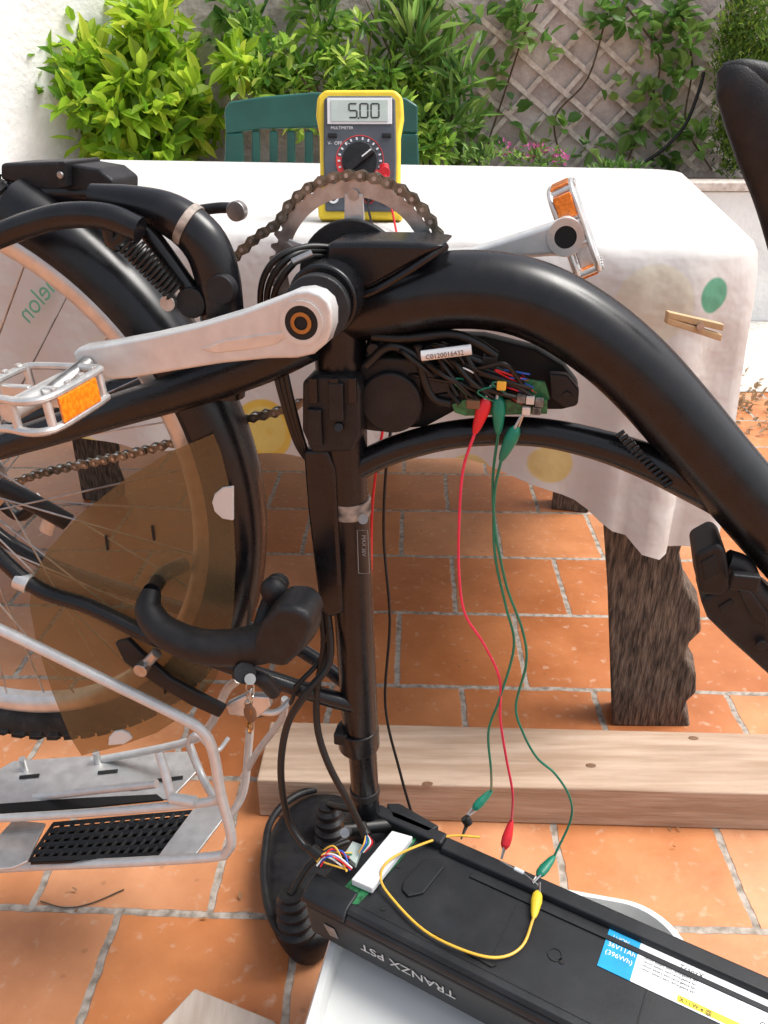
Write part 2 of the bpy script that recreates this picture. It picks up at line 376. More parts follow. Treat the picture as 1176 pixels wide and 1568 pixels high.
branches('oleander_stems',YP(660,300,5.0),[YP(x,y,5.05) for x,y in((600,10),(680,30),(720,100),(650,-20),(560,0))],.012,ol)
iv=empty('climbing_ivy')
iclumps=[]
for x,y,n in((350,20,30),(385,40,40),(340,55,20),(740,30,12),(800,10,20),(790,50,16),(760,110,10),(830,70,8),(925,20,14),(900,45,8),(960,30,22),(1000,60,16),(1040,20,34),(1055,60,24),(1040,110,20),(1000,150,18),(970,200,20),(1030,190,16),(1070,215,22),(930,120,5),(860,190,9),(780,170,6),(990,100,9),(740,200,10),(820,225,10),(1020,235,16),(720,225,24),(900,225,8),(950,235,8)):
    c=YP(x,y,5.24); iclumps.append((c,(.085,.04,.085),n))
foliage('ivy_leaves',iclumps,.095,.075,M['ivyleaf'],iv)
L=[]
for pts in ([(740,240),(770,150),(800,60),(830,-10)],[(1090,260),(1050,190),(1060,100),(1040,0)],[(960,250),(990,170),(1010,90),(960,10)],[(860,250),(850,180),(900,120),(930,20)]):
    L.append(sweepdata([YP(x,y,5.28) for x,y in pts],.006,6,5))
v,f=merge(L); add('ivy_stems',v,f,M['bark'],iv)
hd=empty('cypress_hedge')
foliage('hedge_foliage',[E(1135,150,4.95,.12,.2,.42,3400),E(1175,200,4.9,.22,.25,.28,3400),E(1185,60,4.95,.30,.3,.45,4600),E(1130,40,5.0,.08,.12,.24,1000)],.036,.013,M['hedgeleaf'],hd,sub=.07,updir=.8)
cyl('hedge_trunk',YP(1170,300,5.0)-Vector((0,0,.1)),YP(1170,60,5.0),.05,M['bark'],hd,r2=.015,n=10)
fl=empty('pink_flowers')
foliage('petals',[E(820,232,4.85,.09,.05,.05,45),E(860,240,4.8,.05,.05,.04,26),E(775,228,4.85,.05,.05,.04,16)],.03,.022,M['petal'],fl)
foliage('flower_leaves',[E(820,245,4.85,.2,.08,.05,110),E(740,240,4.85,.16,.08,.06,90),E(950,258,4.85,.2,.06,.03,80)],.06,.02,M['ivyleaf'],fl,updir=.8)
tube('garden_hose',[YP(x,y,5.1) for x,y in((985,250),(1020,225),(1050,190),(1070,140),(1078,110))],.010,M['cable'],None,n=8)
foliage('dry_leaves',[((1.45,3.2,.012),(.35,.5,.004),200),((1.8,2.6,.012),(.3,.4,.004),60)],.04,.02,M['dryleaf'],None)
tube('fallen_twig',[ZP(x,y,.003) for x,y in((62,1380),(100,1390),(140,1383),(190,1362))],.0012,M['bark'],None,n=6)
foliage('tile_debris',[(ZP(x,y,.003),(.05,.04,.0015),n) for x,y,n in((90,1385,4),(560,1385,3),(430,1310,4),(1050,1300,3),(350,1400,4),(700,1010,3),(640,820,2))],.012,.005,M['dryleaf'],None)

# ------------------------------------------------------------ table
TB=math.radians(14); tL=Vector((-math.cos(TB),math.sin(TB),0)); tBk=Vector((math.sin(TB),math.cos(TB),0)); TF=Vector((.50,1.075,0)); TZ=.93
tlen,tdep,cr=2.1,1.55,.13
def tpt(l,d,z): return TF+tL*l+tBk*d+Vector((0,0,z))
def clothmat():
    m,nt,b=newmat('printed_white_cloth'); L=nt.links; A=nt.nodes.new
    b.inputs['Roughness'].default_value=.7
    tc=A('ShaderNodeTexCoord'); cur=None
    n=A('ShaderNodeTexNoise'); n.inputs['Scale'].default_value=3; L.new(tc.outputs['Object'],n.inputs['Vector'])
    r=A('ShaderNodeValToRGB'); r.color_ramp.elements[0].color=(.57,.55,.53,1); r.color_ramp.elements[1].color=(.64,.63,.61,1); L.new(n.outputs['Fac'],r.inputs['Fac']); cur=r.outputs[0]
    def disc(p,rad,col,fac,soft=.003):
        nonlocal cur
        d=A('ShaderNodeVectorMath'); d.operation='DISTANCE'; d.inputs[1].default_value=tuple(p); L.new(tc.outputs['Object'],d.inputs[0])
        mr=A('ShaderNodeMapRange'); mr.inputs['From Min'].default_value=rad; mr.inputs['From Max'].default_value=rad-soft; mr.inputs['To Min'].default_value=0; mr.inputs['To Max'].default_value=fac
        L.new(d.outputs['Value'],mr.inputs['Value'])
        mx=A('ShaderNodeMix'); mx.data_type='RGBA'; L.new(mr.outputs[0],mx.inputs['Factor']); L.new(cur,mx.inputs['A']); mx.inputs['B'].default_value=(*col,1); cur=mx.outputs['Result']
    def onfront(px,py):
        d=ray(px,py); o=tpt(0,0,0); t=(o-EYE).dot(tBk)/d.dot(tBk); return EYE+d*t
    for px,py,rad,c,fc in((410,652,.056,(.66,.45,.05),.95),(410,652,.045,(.66,.54,.16),.9),(418,655,.02,(.62,.40,.05),.6),(1000,465,.055,(.62,.56,.36),.45),(1000,470,.04,(.66,.62,.52),.6),(150,690,.045,(.64,.48,.08),.8),(180,560,.06,(.62,.58,.46),.5),(720,735,.045,(.64,.5,.1),.7),(1108,455,.030,(.05,.30,.17),.9),(1122,470,.014,(.35,.55,.40),.8),(1125,438,.022,(.62,.63,.60),.8),(840,700,.045,(.64,.48,.08),.7)):
        disc(onfront(px,py),rad,c,fc)
    L.new(cur,b.inputs['Base Color'])
    t=A('ShaderNodeBsdfTranslucent'); L.new(cur,t.inputs['Color']); ms=A('ShaderNodeMixShader'); ms.inputs[0].default_value=.15
    n2=A('ShaderNodeTexNoise'); n2.inputs['Scale'].default_value=7; n2.inputs['Detail'].default_value=4; L.new(tc.outputs['Object'],n2.inputs['Vector'])
    bp=A('ShaderNodeBump'); bp.inputs['Strength'].default_value=.6; bp.inputs['Distance'].default_value=.03; L.new(n2.outputs['Fac'],bp.inputs['Height']); L.new(bp.outputs[0],b.inputs['Normal'])
    L.new(b.outputs[0],ms.inputs[1]); L.new(t.outputs[0],ms.inputs[2]); L.new(ms.outputs[0],nt.nodes['Material Output'].inputs['Surface'])
    return m
M['cloth']=clothmat()
def roundrect(l,d,r,step=.02):
    P=[]
    def line(a,b):
        n=max(1,int((Vector(b)-Vector(a)).length/step))
        for i in range(n): P.append(Vector(a).lerp(Vector(b),i/n))
    def arc(c,a0,a1):
        n=10
        for i in range(n):
            g=a0+(a1-a0)*i/n; P.append(Vector((c[0]+r*math.cos(g),c[1]+r*math.sin(g))))
    line((r,0),(l-r,0)); arc((l-r,r),-math.pi/2,0); line((l,r),(l,d-r)); arc((l-r,d-r),0,math.pi/2)
    line((l-r,d),(r,d)); arc((r,d-r),math.pi/2,math.pi); line((0,d-r),(0,r)); arc((r,r),math.pi,1.5*math.pi)
    return P
tab=empty('garden_table')
RR=roundrect(tlen,tdep,cr); nP=len(RR)
nrm=[]
for i in range(nP):
    t=(RR[(i+1)%nP]-RR[i-1]).normalized(); nrm.append(Vector((t.y,-t.x)))
V=[];Fc=[]
rows=[(-.06,.002,0),(-.015,.0,0),(-.003,-.003,0),(.004,-.012,0),(.008,-.03,.15)]+[(.010,-.03-.31*k/12,.15+.85*k/12) for k in range(1,13)]
s=0;S=[]
for i in range(nP):
    S.append(s); s+=(RR[(i+1)%nP]-RR[i]).length
for (o,dz,fold) in rows:
    for i in range(nP):
        p=RR[i]; sx=S[i]
        corner=math.exp(-((p.x)**2+(p.y)**2)/.035)
        w=(math.sin(sx*17)+.6*math.sin(sx*41+1)+.5*math.sin(sx*9+2))*.013*fold
        w+=corner*math.sin(sx*60)*.024*fold
        off=o+w+.012*fold
        q=p+nrm[i]*off
        V.append(tpt(q.x,q.y,TZ+dz*(1+.35*corner)+ (.012*math.sin(sx*6)*fold)))
for a in range(len(rows)-1):
    for i in range(nP):
        Fc.append((a*nP+i,a*nP+(i+1)%nP,(a+1)*nP+(i+1)%nP,(a+1)*nP+i))
Fc.append(tuple(range(nP)))
cl=add('tablecloth',V,Fc,M['cloth'],tab,autos=False)
def tbox(name,l,d,z,hl,hd,hz,m,bev=.006): return box(name,tpt(l,d,z),tL*hl,tBk*hd,ZZ*hz,m,tab,bev)
tbox('table_top',tlen/2,tdep/2,TZ-.03,tlen/2-.07,tdep/2-.07,.022,M['leg'])
tbox('apron',tlen/2,.22,TZ-.11,tlen/2-.25,.02,.05,M['leg'])
tbox('apron_back',tlen/2,tdep-.22,TZ-.11,tlen/2-.25,.02,.05,M['leg'])
yl=ZP(1000,1112,0).y
out=[(912,560),(918,720),(930,900),(937,1112),(1058,1116),(1048,1088),(1052,1075),(1066,1062),(1066,1035),(1050,1008),(1056,985),(1074,968),(1072,935),(1050,900),(1040,850),(1056,800),(1050,720),(1040,560)]
lp=[YP(x,y,yl) for x,y in out]
prism('carved_leg',lp,tBk*.075,M['leg'],tab,.006,3)
def hleg(px,py,name,w=.055):
    g=ZP(px,py,0); pts=[]
    sh_=[(-1,0),(1.0,0),(1.15,.05),(.9,.10),(1.15,.16),(.95,.25),(1.0,.5),(1.1,.86),(-1.1,.86),(-.95,.4),(-1,.1)]
    prism(name,[g+tL*(-a*w)+ZZ*h for a,h in sh_],tBk*.07,M['leg'],tab,.005)
hleg(872,783,'rear_leg'); hleg(150,768,'rear_leg_b'); 
prism('front_leg_b',[tpt(1.75+dx,.12,z) for dx,z in((-.06,0),(.06,0),(.07,.4),(.06,.86),(-.06,.86),(-.05,.4))],tBk*.07,M['leg'],tab,.005)
def onf(px,py,off=.03):
    d=ray(px,py); o=tpt(0,-off,0); t=(o-EYE).dot(tBk)/d.dot(tBk); return EYE+d*t
text('printed_word','melon',onf(98,428),-(onf(90,425)-onf(38,492)),onf(20,500)-onf(60,540),.044,M['clothgreen'],tab)
pg=empty('clothes_peg')
c=YP(1062,498,1.0)
box('upper_jaw',c+ZZ*.006,Vector((.036,0,-.008)),Vector((0,.006,0)),ZZ*.004,M['peg'],pg,.001)
box('lower_jaw',c-ZZ*.004,Vector((.036,0,-.011)),Vector((0,.006,0)),ZZ*.004,M['peg'],pg,.001)
cyl('spring',c+Vector((.006,-.008,0)),c+Vector((.006,.008,0)),.005,M['steel'],pg,n=12)

# ------------------------------------------------------------ chair
ch=empty('plastic_chair'); Yc=3.05
def yp(pts,Y): return [YP(x,y,Y) for x,y in pts]
def strip(name,pts,m,par,Y,th=.03): return prism(name,yp(pts,Y),Vector((0,th,0)),m,par,.008,3)
strip('top_rail',[(343,168),(350,156),(400,148),(480,141),(560,143),(622,150),(640,162),(640,205),(560,198),(480,196),(400,198),(345,206)],M['chair'],ch,Yc)
strip('left_post',[(345,204),(372,203),(374,300),(352,420),(335,420)],M['chair'],ch,Yc)
strip('right_post',[(612,204),(640,204),(650,420),(630,420),(610,300)],M['chair'],ch,Yc)
for i,x in enumerate((385,412,439,466,493,520,547,574)):
    strip('slat_%d'%(i+1),[(x,200),(x+13,200),(x+13,330),(x,330)],M['chair'],ch,Yc+.004,.02)
a=YP(345,330,Yc);b_=YP(640,330,Yc)
box('seat',((a.x+b_.x)/2,Yc-.2,.46),(.27,0,0),(0,.24,0),(0,0,.02),M['chair'],ch,.015,3)
for sx in(-1,1):
    for sy in(-.40,.02):
        cyl('leg',((a.x+b_.x)/2+sx*.25,Yc+sy,0),((a.x+b_.x)/2+sx*.23,Yc+sy*.9,.46),.022,M['chair'],ch,n=12)
    box('armrest',((a.x+b_.x)/2+sx*.27,Yc-.2,.68),(.025,0,0),(0,.24,0),(0,0,.012),M['chair'],ch,.01)
    cyl('arm_post',((a.x+b_.x)/2+sx*.26,Yc-.38,.44),((a.x+b_.x)/2+sx*.27,Yc-.38,.68),.018,M['chair'],ch,n=12)

# ------------------------------------------------------------ multimeter
mm=empty('multimeter')
mb=ZP(552,345,TZ); mb=Vector((mb.x,1.36,TZ+.004)); lean=math.radians(16)
mu_=Vector((0,math.sin(lean),math.cos(lean))); mx_=Vector((1,-.03,0)).normalized(); mn=mx_.cross(mu_).normalized()
if mn.y>0: mn=-mn
mu_=mu_*.90
def mp_(x,z,o=0): return mb+mx_*x+mu_*z+mn*o
hw=.0665; hh=.212
def mprism(name,pts,o0,th,m,bev=.001,seg=2): return prism(name,[mp_(x,z,o0) for x,z in pts],mn*th,m,mm,bev,seg)
mprism('holster',[(-hw,.0),(hw,.0),(hw+.002,.03),(hw-.003,.06),(hw-.003,.14),(hw+.002,.17),(hw,.200),(hw-.012,hh),(-hw+.012,hh),(-hw,.200),(-hw-.002,.17),(-hw+.003,.14),(-hw+.003,.06),(-hw-.002,.03)],-.02,.034,M['yellow'],.006,4)
mprism('face',[(-.055,.012),(.055,.012),(.057,.10),(.055,.195),(.048,.200),(-.048,.200),(-.055,.195),(-.057,.10)],.0135,.006,M['meter'],.003,3)
mprism('lcd_bezel',[(-.050,.154),(.050,.154),(.050,.196),(-.050,.196)],.0197,.0015,M['label'],.001)
mprism('lcd',[(-.044,.158),(.044,.158),(.044,.192),(-.044,.192)],.0213,.001,M['lcd'],0.0003)
def seg7(ch_,x0,z0,w=.012,h=.022):
    on={'5':'afgcd','0':'abcdef'}[ch_]; t=.0011; o=[]
    segs={'a':((0,h),(w,h)),'b':((w,h),(w,h/2)),'c':((w,h/2),(w,0)),'d':((0,0),(w,0)),'e':((0,0),(0,h/2)),'f':((0,h/2),(0,h)),'g':((0,h/2),(w,h/2))}
    for k in on:
        (xa,za),(xb,zb)=segs[k]; c=mp_(x0+(xa+xb)/2,z0+(za+zb)/2,.0226)
        dx=abs(xb-xa)/2-.0006; dz=abs(zb-za)/2-.0006
        o.append(boxdata(c,mx_*max(dx,t),mu_*max(dz,t),mn*.0002))
    return o
L=seg7('5',-.016,.164)+seg7('0',.001,.164)+seg7('0',.018,.164)
L.append(boxdata(mp_(-.0015,.163,.0226),mx_*.0012,mu_*.0012,mn*.0002))
v,f=merge(L); add('lcd_digits',v,f,M['ink'],mm,smooth=False)
text('brand_line','MULTIMETER',mp_(-.045,.146,.0200),mx_,mu_,.006,M['label'],mm)
dc=mp_(0,.095,.0195)
revolve('dial_ring',dc,mn,[(.0375,0),(.0375,.0008),(.0365,.0008),(.0365,0)],M['meterred'],mm,n=40)
revolve('dial_arc_plate',dc,mn,[(.0365,0),(.0365,.0006),(.0285,.0006),(.0285,0)],M['meterred'],mm,n=40,a0=-1.0,a1=1.9)
L=[]
mu1=mu_.normalized()
for i in range(22):
    g=2*math.pi*i/22
    p=dc+mx_*math.cos(g)*.0325+mu1*math.sin(g)*.0325+mn*.0010
    L.append(boxdata(p,(mx_*math.cos(g)+mu1*math.sin(g))*.0020,(mu1*math.cos(g)-mx_*math.sin(g))*.0013,mn*.0003))
v,f=merge(L); add('dial_marks',v,f,M['label'],mm,smooth=False)
cyl('dial',dc,dc+mn*.006,.027,M['plastic'],mm,n=40,bevel=.001)
kd=(mx_*.8+mu1*.6).normalized(); kq=(mu1*.8-mx_*.6).normalized()
box('dial_grip',dc+mn*.010,kd*.025,kq*.006,mn*.005,M['plastic'],mm,.002,3)
box('dial_pointer',dc+mn*.0155+kd*.014,kd*.009,kq*.001,mn*.0003,M['label'],mm,0)
for i,(x,mt) in enumerate(((-.042,'ink'),(-.014,'ink'),(.014,'ink'),(.042,'ink'))):
    p=mp_(x,.034,.0195); revolve('jack_%d'%i,p,mn,[(.0085,0),(.0085,.002),(.005,.002),(.005,0)],M['meterred' if i>1 else 'label'],mm,n=24); cyl('jack_hole_%d'%i,p,p+mn*.001,.005,M['darkhole'],mm,n=16)
box('button_a',mp_(-.042,.136,.021),mx_*.007,mu_*.0035,mn*.002,M['plastic'],mm,.001)
box('button_b',mp_(.042,.136,.021),mx_*.007,mu_*.0035,mn*.002,M['plastic'],mm,.001)
cyl('red_plug',mp_(.038,.075,.018),mp_(.039,.070,.045),.009,M['red'],mm,n=16,bevel=.001)
cyl('red_plug_sleeve',mp_(.038,.085,.035),mp_(.042,.030,.042),.0075,M['red'],mm,n=16,bevel=.001)
cyl('black_plug',mp_(.014,.034,.018),mp_(.014,.030,.050),.007,M['cable'],mm,n=16,bevel=.001)
text('range_text','V-  OFF  V~',mp_(-.050,.121,.0200),mx_,mu_,.007,M['label'],mm)
text('range_text_b','A     20A',mp_(-.050,.056,.0200),mx_,mu_,.007,M['label'],mm)
p0=mp_(.042,.030,.042)
tube('red_test_lead',[p0,p0+Vector((.01,-.04,-.02)),Vector((0.03,1.0,.86)),BP(590,640,.09),YP(574,735,.80),YP(569,800,.80),YP(568,890,.78),YP(566,980,.76),YP(560,1080,.74)],.0016,M['red'],mm,n=8)
p0=mp_(.014,.030,.05)
tube('black_test_lead',[p0,p0+Vector((.005,-.04,-.03)),Vector((0.02,1.0,.86)),BP(600,640,.09),YP(590,735,.80),YP(588,830,.80),YP(597,950,.78),YP(590,1080,.77),YP(612,1180,.755),YP(634,1258,.74)],.0018,M['cable'],mm,n=8)

# ------------------------------------------------------------ beam and plank
bm_=Vector(ZP(398,1250,0)); br_=Vector(ZP(1176,1272,0)); bd=(br_-bm_).normalized(); bq=Vector((-bd.y,bd.x,0))
tb_=empty('timber_beam')
box('beam_body',bm_+bd*.62+bq*.0725+ZZ*.0425,bd*.62,bq*.0725,ZZ*.0425,M['timber'],tb_,.004,2)
for px,py in((905,1172),(655,1200),(1062,1130)):
    p=ZP(px,py,.0856); ellipsoid('knot',p,bd*.009,bq*.005,ZZ*.0006,M['leather'],tb_,12)
prism('wooden_plank',[ZP(x,y,.045) for x,y in((150,1670),(235,1580),(298,1512),(420,1562),(520,1700))],-ZZ*.04,M['plank'],None,.003)

# ------------------------------------------------------------ bicycle
bk=empty('electric_bicycle')
def bt(name,pts,r,m='paint',w=0.0,n=14,flat=1,k=6):
    P=[BP(p[0],p[1],(p[2] if len(p)>2 else w)) for p in pts]
    return tube(name,P,r,M[m],bk,n=n,k=k,flat=flat)
bt('main_tube',[(520,470),(552,472),(620,456),(700,444),(780,450),(850,475),(920,520),(980,573),(1040,640),(1100,712),(1176,800),(1290,930)],[.024,.029,.033,.033,.033,.033,.033,.033,.033,.033,.033,.033],n=32,k=10)
bt('lower_tube',[(545,716),(600,690),(680,668),(760,660),(840,664),(920,682),(990,706),(1060,738),(1120,770)],[.0135,.0135,.0135,.0135,.0135,.0145,.0165,.018,.018],n=24)
bt('seat_tube',[(520,470),(522,560),(530,720),(540,900),(552,1120)],[.024,.024,.0215,.0215,.021],n=24)
bt('seat_post',[(552,1110),(557,1180),(562,1262)],.0168,n=24)
cyl('seat_collar',BP(548,1112),BP(550,1142),.0245,M['paint'],bk,bevel=.002)
cyl('post_ring',BP(558,1205),BP(559,1216),.0185,M['plastic'],bk,bevel=.002)
box('seat_clamp_bolt',BP(524,1125,-.012),UU*.008,N*.01,ZZ*.008,M['plastic'],bk,.002)
prism('cable_shroud',bpoly([(463,690),(500,688),(514,720),(518,800),(526,940),(505,948),(489,935),(482,880),(470,780)],-.024),N*.03,M['paint'],bk,.005,4)
cyl('bb_shell',BB-N*.060,BB+N*.045,.030,M['paint'],bk,n=40,bevel=.003)
cyl('bb_cup',BP(484,474,-.085),BP(488,468,-.06),.027,M['plastic'],bk,n=32,bevel=.002)
cyl('bb_axle',BP(470,490,-.095),BB+N*.09,.010,M['steel'],bk,n=20)
prism('gusset_plate',[BP(x,y,-.030) for x,y in((500,371),(560,370),(640,371),(683,376),(655,392),(600,425),(570,441),(545,448),(500,470),(492,430))],N*.064,M['paint'],bk,.006,4)
bt('gusset_weld',[(684,375,-.02),(655,396,-.029),(612,424,-.034),(575,445,-.034),(548,455,-.032)],.0030,n=8)
L=[]
for i in range(14): 
    c=BP(950+i*5.6,664+i*6,-.0195); g=(UU*.75+ZZ*.65).normalized(); L.append(sweepdata([c-g*.004,c+g*.004],.0019,6,smooth=False))
v,f=merge(L); add('tube_weld',v,f,M['paint'],bk)
prism('tube_bracket',[BP(x,y,-.034) for x,y in((462,585),(480,575),(545,578),(552,600),(552,668),(540,692),(478,695),(462,660))],N*.055,M['plastic'],bk,.004,3)
for (x0,y0,x1,y1) in((500,590,530,640),(470,640,495,668)):
    box('bracket_rib',(BP(x0,y0,-.036)+BP(x1,y1,-.036))/2,UU*.007,N*.003,ZZ*.018,M['plastic'],bk,.0015)
for x in(480,512,540): box('bracket_band',BP(x,598,-.0355),UU*.004,N*.002,ZZ*.012,M['paint'],bk,.001)
cyl('bracket_screw',BP(518,655,-.034),BP(518,655,-.040),.0045,M['plastic'],bk,n=16,bevel=.001)
bt('old_tape',[(534,762,0),(535,785,0)],.0222,'tape')
tube('frame_sticker_outline',[BP(x,y,-.0222) for x,y in((547,812),(563,812),(566,878),(549,878))],.0004,M['sticker'],bk,n=6,smooth=False,closed=True)
text('frame_sticker','MAX 36V',BP(554,818,-.0232)+Vector((0,-.0015,0)),-ZZ,UU,.006,M['sticker'],bk)
cyl('frame_badge',BP(556,795,-.0215),BP(556,795,-.0225),.005,M['sticker'],bk,n=20)
bt('chain_stay',[(470,520),(400,556),(300,592),(180,628),(60,665),(-71,705)],[.020,.019,.018,.0165,.015,.012],w=-.038,n=20)
bt('chain_stay_far',[(480,470),(400,510),(300,560),(180,600),(60,640),(-71,705)],[.020,.018,.016,.015,.014,.012],w=.045,n=16)
bt('seat_stay',[(548,1080,-.01),(500,1068,-.02),(440,1048,-.035),(340,1015,-.045),(240,978,-.048),(140,930,-.048),(45,893,-.045),(-71,780,-.04)],[.010,.010,.0095,.009,.009,.009,.009,.009],n=14)
bt('seat_stay_far',[(548,1060,.01),(440,985,.045),(240,920,.048),(45,850,.045),(-71,760,.04)],.009,n=12)
cyl('stay_sleeve',BP(26,886,-.046),BP(46,895,-.046),.0110,M['silver'],bk,n=16,bevel=.001)
# wheel
AX=BB+UU*(-.458)+ZZ*(-.242)
def WP(a,r,w=0): return AX+UU*r*math.cos(a)+ZZ*r*math.sin(a)+N*w
prof=[(.331+.0225*math.cos(g),.0255*math.sin(g)) for g in np.linspace(0,2*math.pi,14,endpoint=False)]
revolve('rear_tyre',AX,N,prof,M['rubber'],bk,n=120,ex=UU)
L=[]
for i in range(84):
    a=2*math.pi*i/84
    for w_,r_,da in((-.0235,.336,0),(-.013,.3500,.03),(0,.3535,0),(.013,.3500,.03),(.0235,.336,0)):
        g=a+da; e=Vector(UU*math.cos(g)+ZZ*math.sin(g)); tt=Vector(ZZ*math.cos(g)-UU*math.sin(g))
        tilt=w_*38*.9; rn=(e*math.cos(tilt)+N*math.sin(tilt)); sn_=(N*math.cos(tilt)-e*math.sin(tilt))
        L.append(boxdata(WP(g,r_,w_),rn*.0036,tt*.0075,sn_*.0046))
v,f=merge(L); add('tyre_tread',v,f,M['rubber'],bk,smooth=False)
revolve('rear_rim',AX,N,[(.312,-.012),(.309,-.0135),(.298,-.012),(.291,-.006),(.291,.006),(.298,.012),(.309,.0135),(.312,.012)],M['silver'],bk,n=100,ex=UU)
cyl('hub',AX-N*.03,AX+N*.03,.017,M['silver'],bk,n=24); 
for w_ in(-.03,.03): cyl('hub_flange',AX+N*(w_-.002),AX+N*(w_+.002),.034,M['silver'],bk,n=32)
cyl('axle',AX-N*.065,AX+N*.065,.005,M['steel'],bk,n=12)
L=[]
for i in range(36):
    a=2*math.pi*i/36; sd=-1 if i%2 else 1; off=(1 if (i//2)%2 else -1)*.9
    L.append(cyldata(WP(a+off,.032,sd*.03),WP(a,.293,sd*.003),.0011,n=6))
v,f=merge(L); add('spokes',v,f,M['steel'],bk)
revolve('cassette',AX+N*.042,N,[(.030,-.008),(.045,-.008),(.045,-.006),(.033,-.005),(.033,0),(.038,0),(.038,.002),(.020,.002)],M['steel'],bk,n=40)
bt('derailleur_arm',[(-10,760,.05),(30,790,.055),(62,770,.05),(85,800,.05)],.007,'plastic',n=10)
bt('derailleur_plate',[(50,760,.045),(75,790,.045),(70,815,.045)],.009,'silver',n=10,flat=.4)
bt('lower_cover',[(0,745,-.0),(60,775,.0),(105,800,.01)],.012,'plastic',n=12,flat=.6)
revolve('mudguard',AX,N,[(.330,-.035),(.352,-.034),(.364,-.024),(.369,-.008),(.369,.008),(.364,.024),(.352,.034),(.330,.035),(.330,.032),(.351,.031),(.362,.022),(.366,.008),(.366,-.008),(.362,-.022),(.351,-.031),(.330,-.032)],M['paint'],bk,n=60,a0=math.radians(-63),a1=math.radians(27),ex=UU)
sg=[(327,664),(338,690),(350,740),(358,800),(361,860),(358,930),(350,990),(330,1040),(290,1090),(240,1122),(185,1142),(125,1157),(108,1130),(80,1060),(55,980),(45,925),(52,880),(75,840),(120,790),(190,735),(260,692)]
add('smoked_coat_guard',[BP(x,y,-.038) for x,y in sg],[tuple(range(len(sg)))],M['smoke'],bk,smooth=False)
def disc(name,px,py,w,r,m,th=.003,pts=None):
    c=BP(px,py,w); return cyl(name,c,c-N*th,r,M[m],bk,n=28,bevel=.0008)
prism('guard_button',[BP(x,y,-.041) for x,y in((357,745),(340,747),(328,757),(324,770),(328,784),(340,795),(357,798))],N*.004,M['white'],bk,.0015)
prism('guard_button_b',[BP(x,y,-.041) for x,y in((165,1142),(166,1130),(174,1121),(186,1119),(197,1124),(202,1132),(190,1140))],N*.004,M['white'],bk,.0015)
for x,y in((233,805),(162,820),(250,1040)): bt('guard_slot',[(x,y),(x+3,y+22)],.0014,'darkhole',w=-.040,n=6)
# near crank
cw=-.105
crank=[(508,478),(503,462),(490,450),(472,444),(452,446),(420,459),(370,478),(300,499),(230,515),(160,528),(118,534),(110,542),(114,553),(135,568),(170,582),(200,580),(270,568),(340,557),(410,550),(455,549),(480,543),(500,526),(508,502)]
prism('crank_arm',bpoly(crank,cw),N*.022,M['silverp'],bk,.006,4)
prism('crank_groove',bpoly([(305,535),(345,520),(400,512),(435,508),(440,515),(425,527),(380,536),(330,541)],cw-.0006),N*.002,M['silver'],bk,.0015)
c=BP(462,494,cw)
revolve('crank_bore',c,-N,[(.0175,-.001),(.0175,.0015),(.0135,.0015),(.0135,-.001)],M['silverp'],bk,n=36)
cyl('crank_recess',c+N*.001,c-N*.0008,.0140,M['darkhole'],bk,n=32)
revolve('crank_bolt',c-N*.0005,-N,[(.0085,0),(.0085,.002),(.0055,.002),(.0055,0)],M['brass'],bk,n=24)
def pedal(tag,pc,pu,pz,sc,refl):
    def pp(u,w,z): return pc+pu*u*sc+N*w*sc+pz*z*sc
    loop=[(-.046,-.030),(-.040,-.042),(-.025,-.046),(0,-.043),(.025,-.046),(.040,-.042),(.046,-.030),(.047,0),(.046,.030),(.040,.040),(.0,.042),(-.040,.040),(-.046,.030),(-.047,0)]
    for i,z in enumerate((.0115,-.0115)):
        P,_=smoothpath([pp(u,w,z) for u,w in loop+[loop[0]]],4)
        tube(tag+'_cage_%d'%i,P[:-1],.0040*sc,M['silver'],bk,n=10,flat=.8,flatdir=pz,smooth=False,closed=True)
    for i,(u,w) in enumerate(((-.044,-.036),(.044,-.036),(-.044,.036),(.044,.036),(-.012,-.044),(.012,-.044))):
        cyl(tag+'_post_%d'%i,pp(u,w,-.0115),pp(u,w,.0115),.0034*sc,M['silver'],bk,n=10)
    cyl(tag+'_core',pp(0,-.040,0),pp(0,.045,0),.0085*sc,M['silver'],bk,n=20,bevel=.001)
    for s_ in(-1,1):
        box(tag+'_web_%d'%s_,pp(s_*.026,0,0),pu*.018*sc,N*.0035*sc,pz*.008*sc,M['silver'],bk,.0015)
        for k_ in range(4): box(tag+'_tooth',pp(s_*.046,-.026+.018*k_,.0145),pu*.0022*sc,N*.003*sc,pz*.0022*sc,M['silver'],bk,.0006)
    for i,(u,w,au,aw) in enumerate(refl):
        box(tag+'_reflector_%d'%i,pp(u,w,0),pu*au*sc,N*aw*sc,pz*.0095*sc,M['orange'],bk,.001)
pc=BP(60,606,-.155); pu=(UU*.93-N*.30+ZZ*.12).normalized(); pz=(ZZ-pu*pu.z).normalized()
pedal('pedal',pc,pu,pz,1.02,[(.0495,-.002,.0015,.026)])
cyl('pedal_axle',BP(135,558,cw),pc-N*.0+pu*.01,.0075,M['steel'],bk,n=20)
prism('far_crank_arm',[BP(x,y,.075) for x,y in((560,392),(640,384),(720,382),(790,360),(845,342),(868,331),(886,340),(896,362),(888,385),(872,396),(850,393),(800,396),(700,408),(600,425),(560,430))],N*.018,M['silverp'],bk,.005,3)
c=BP(866,363,.075); revolve('far_crank_bore',c,-N,[(.0165,-.001),(.0165,.002),(.010,.002),(.010,-.001)],M['silver'],bk,n=32); cyl('far_crank_recess',c+N*.002,c-N*.001,.0105,M['darkhole'],bk,n=24)
fc=BP(880,350,.140); fu=(UU*.42+ZZ*-.9).normalized(); fz=(UU*.9+ZZ*.42).normalized()
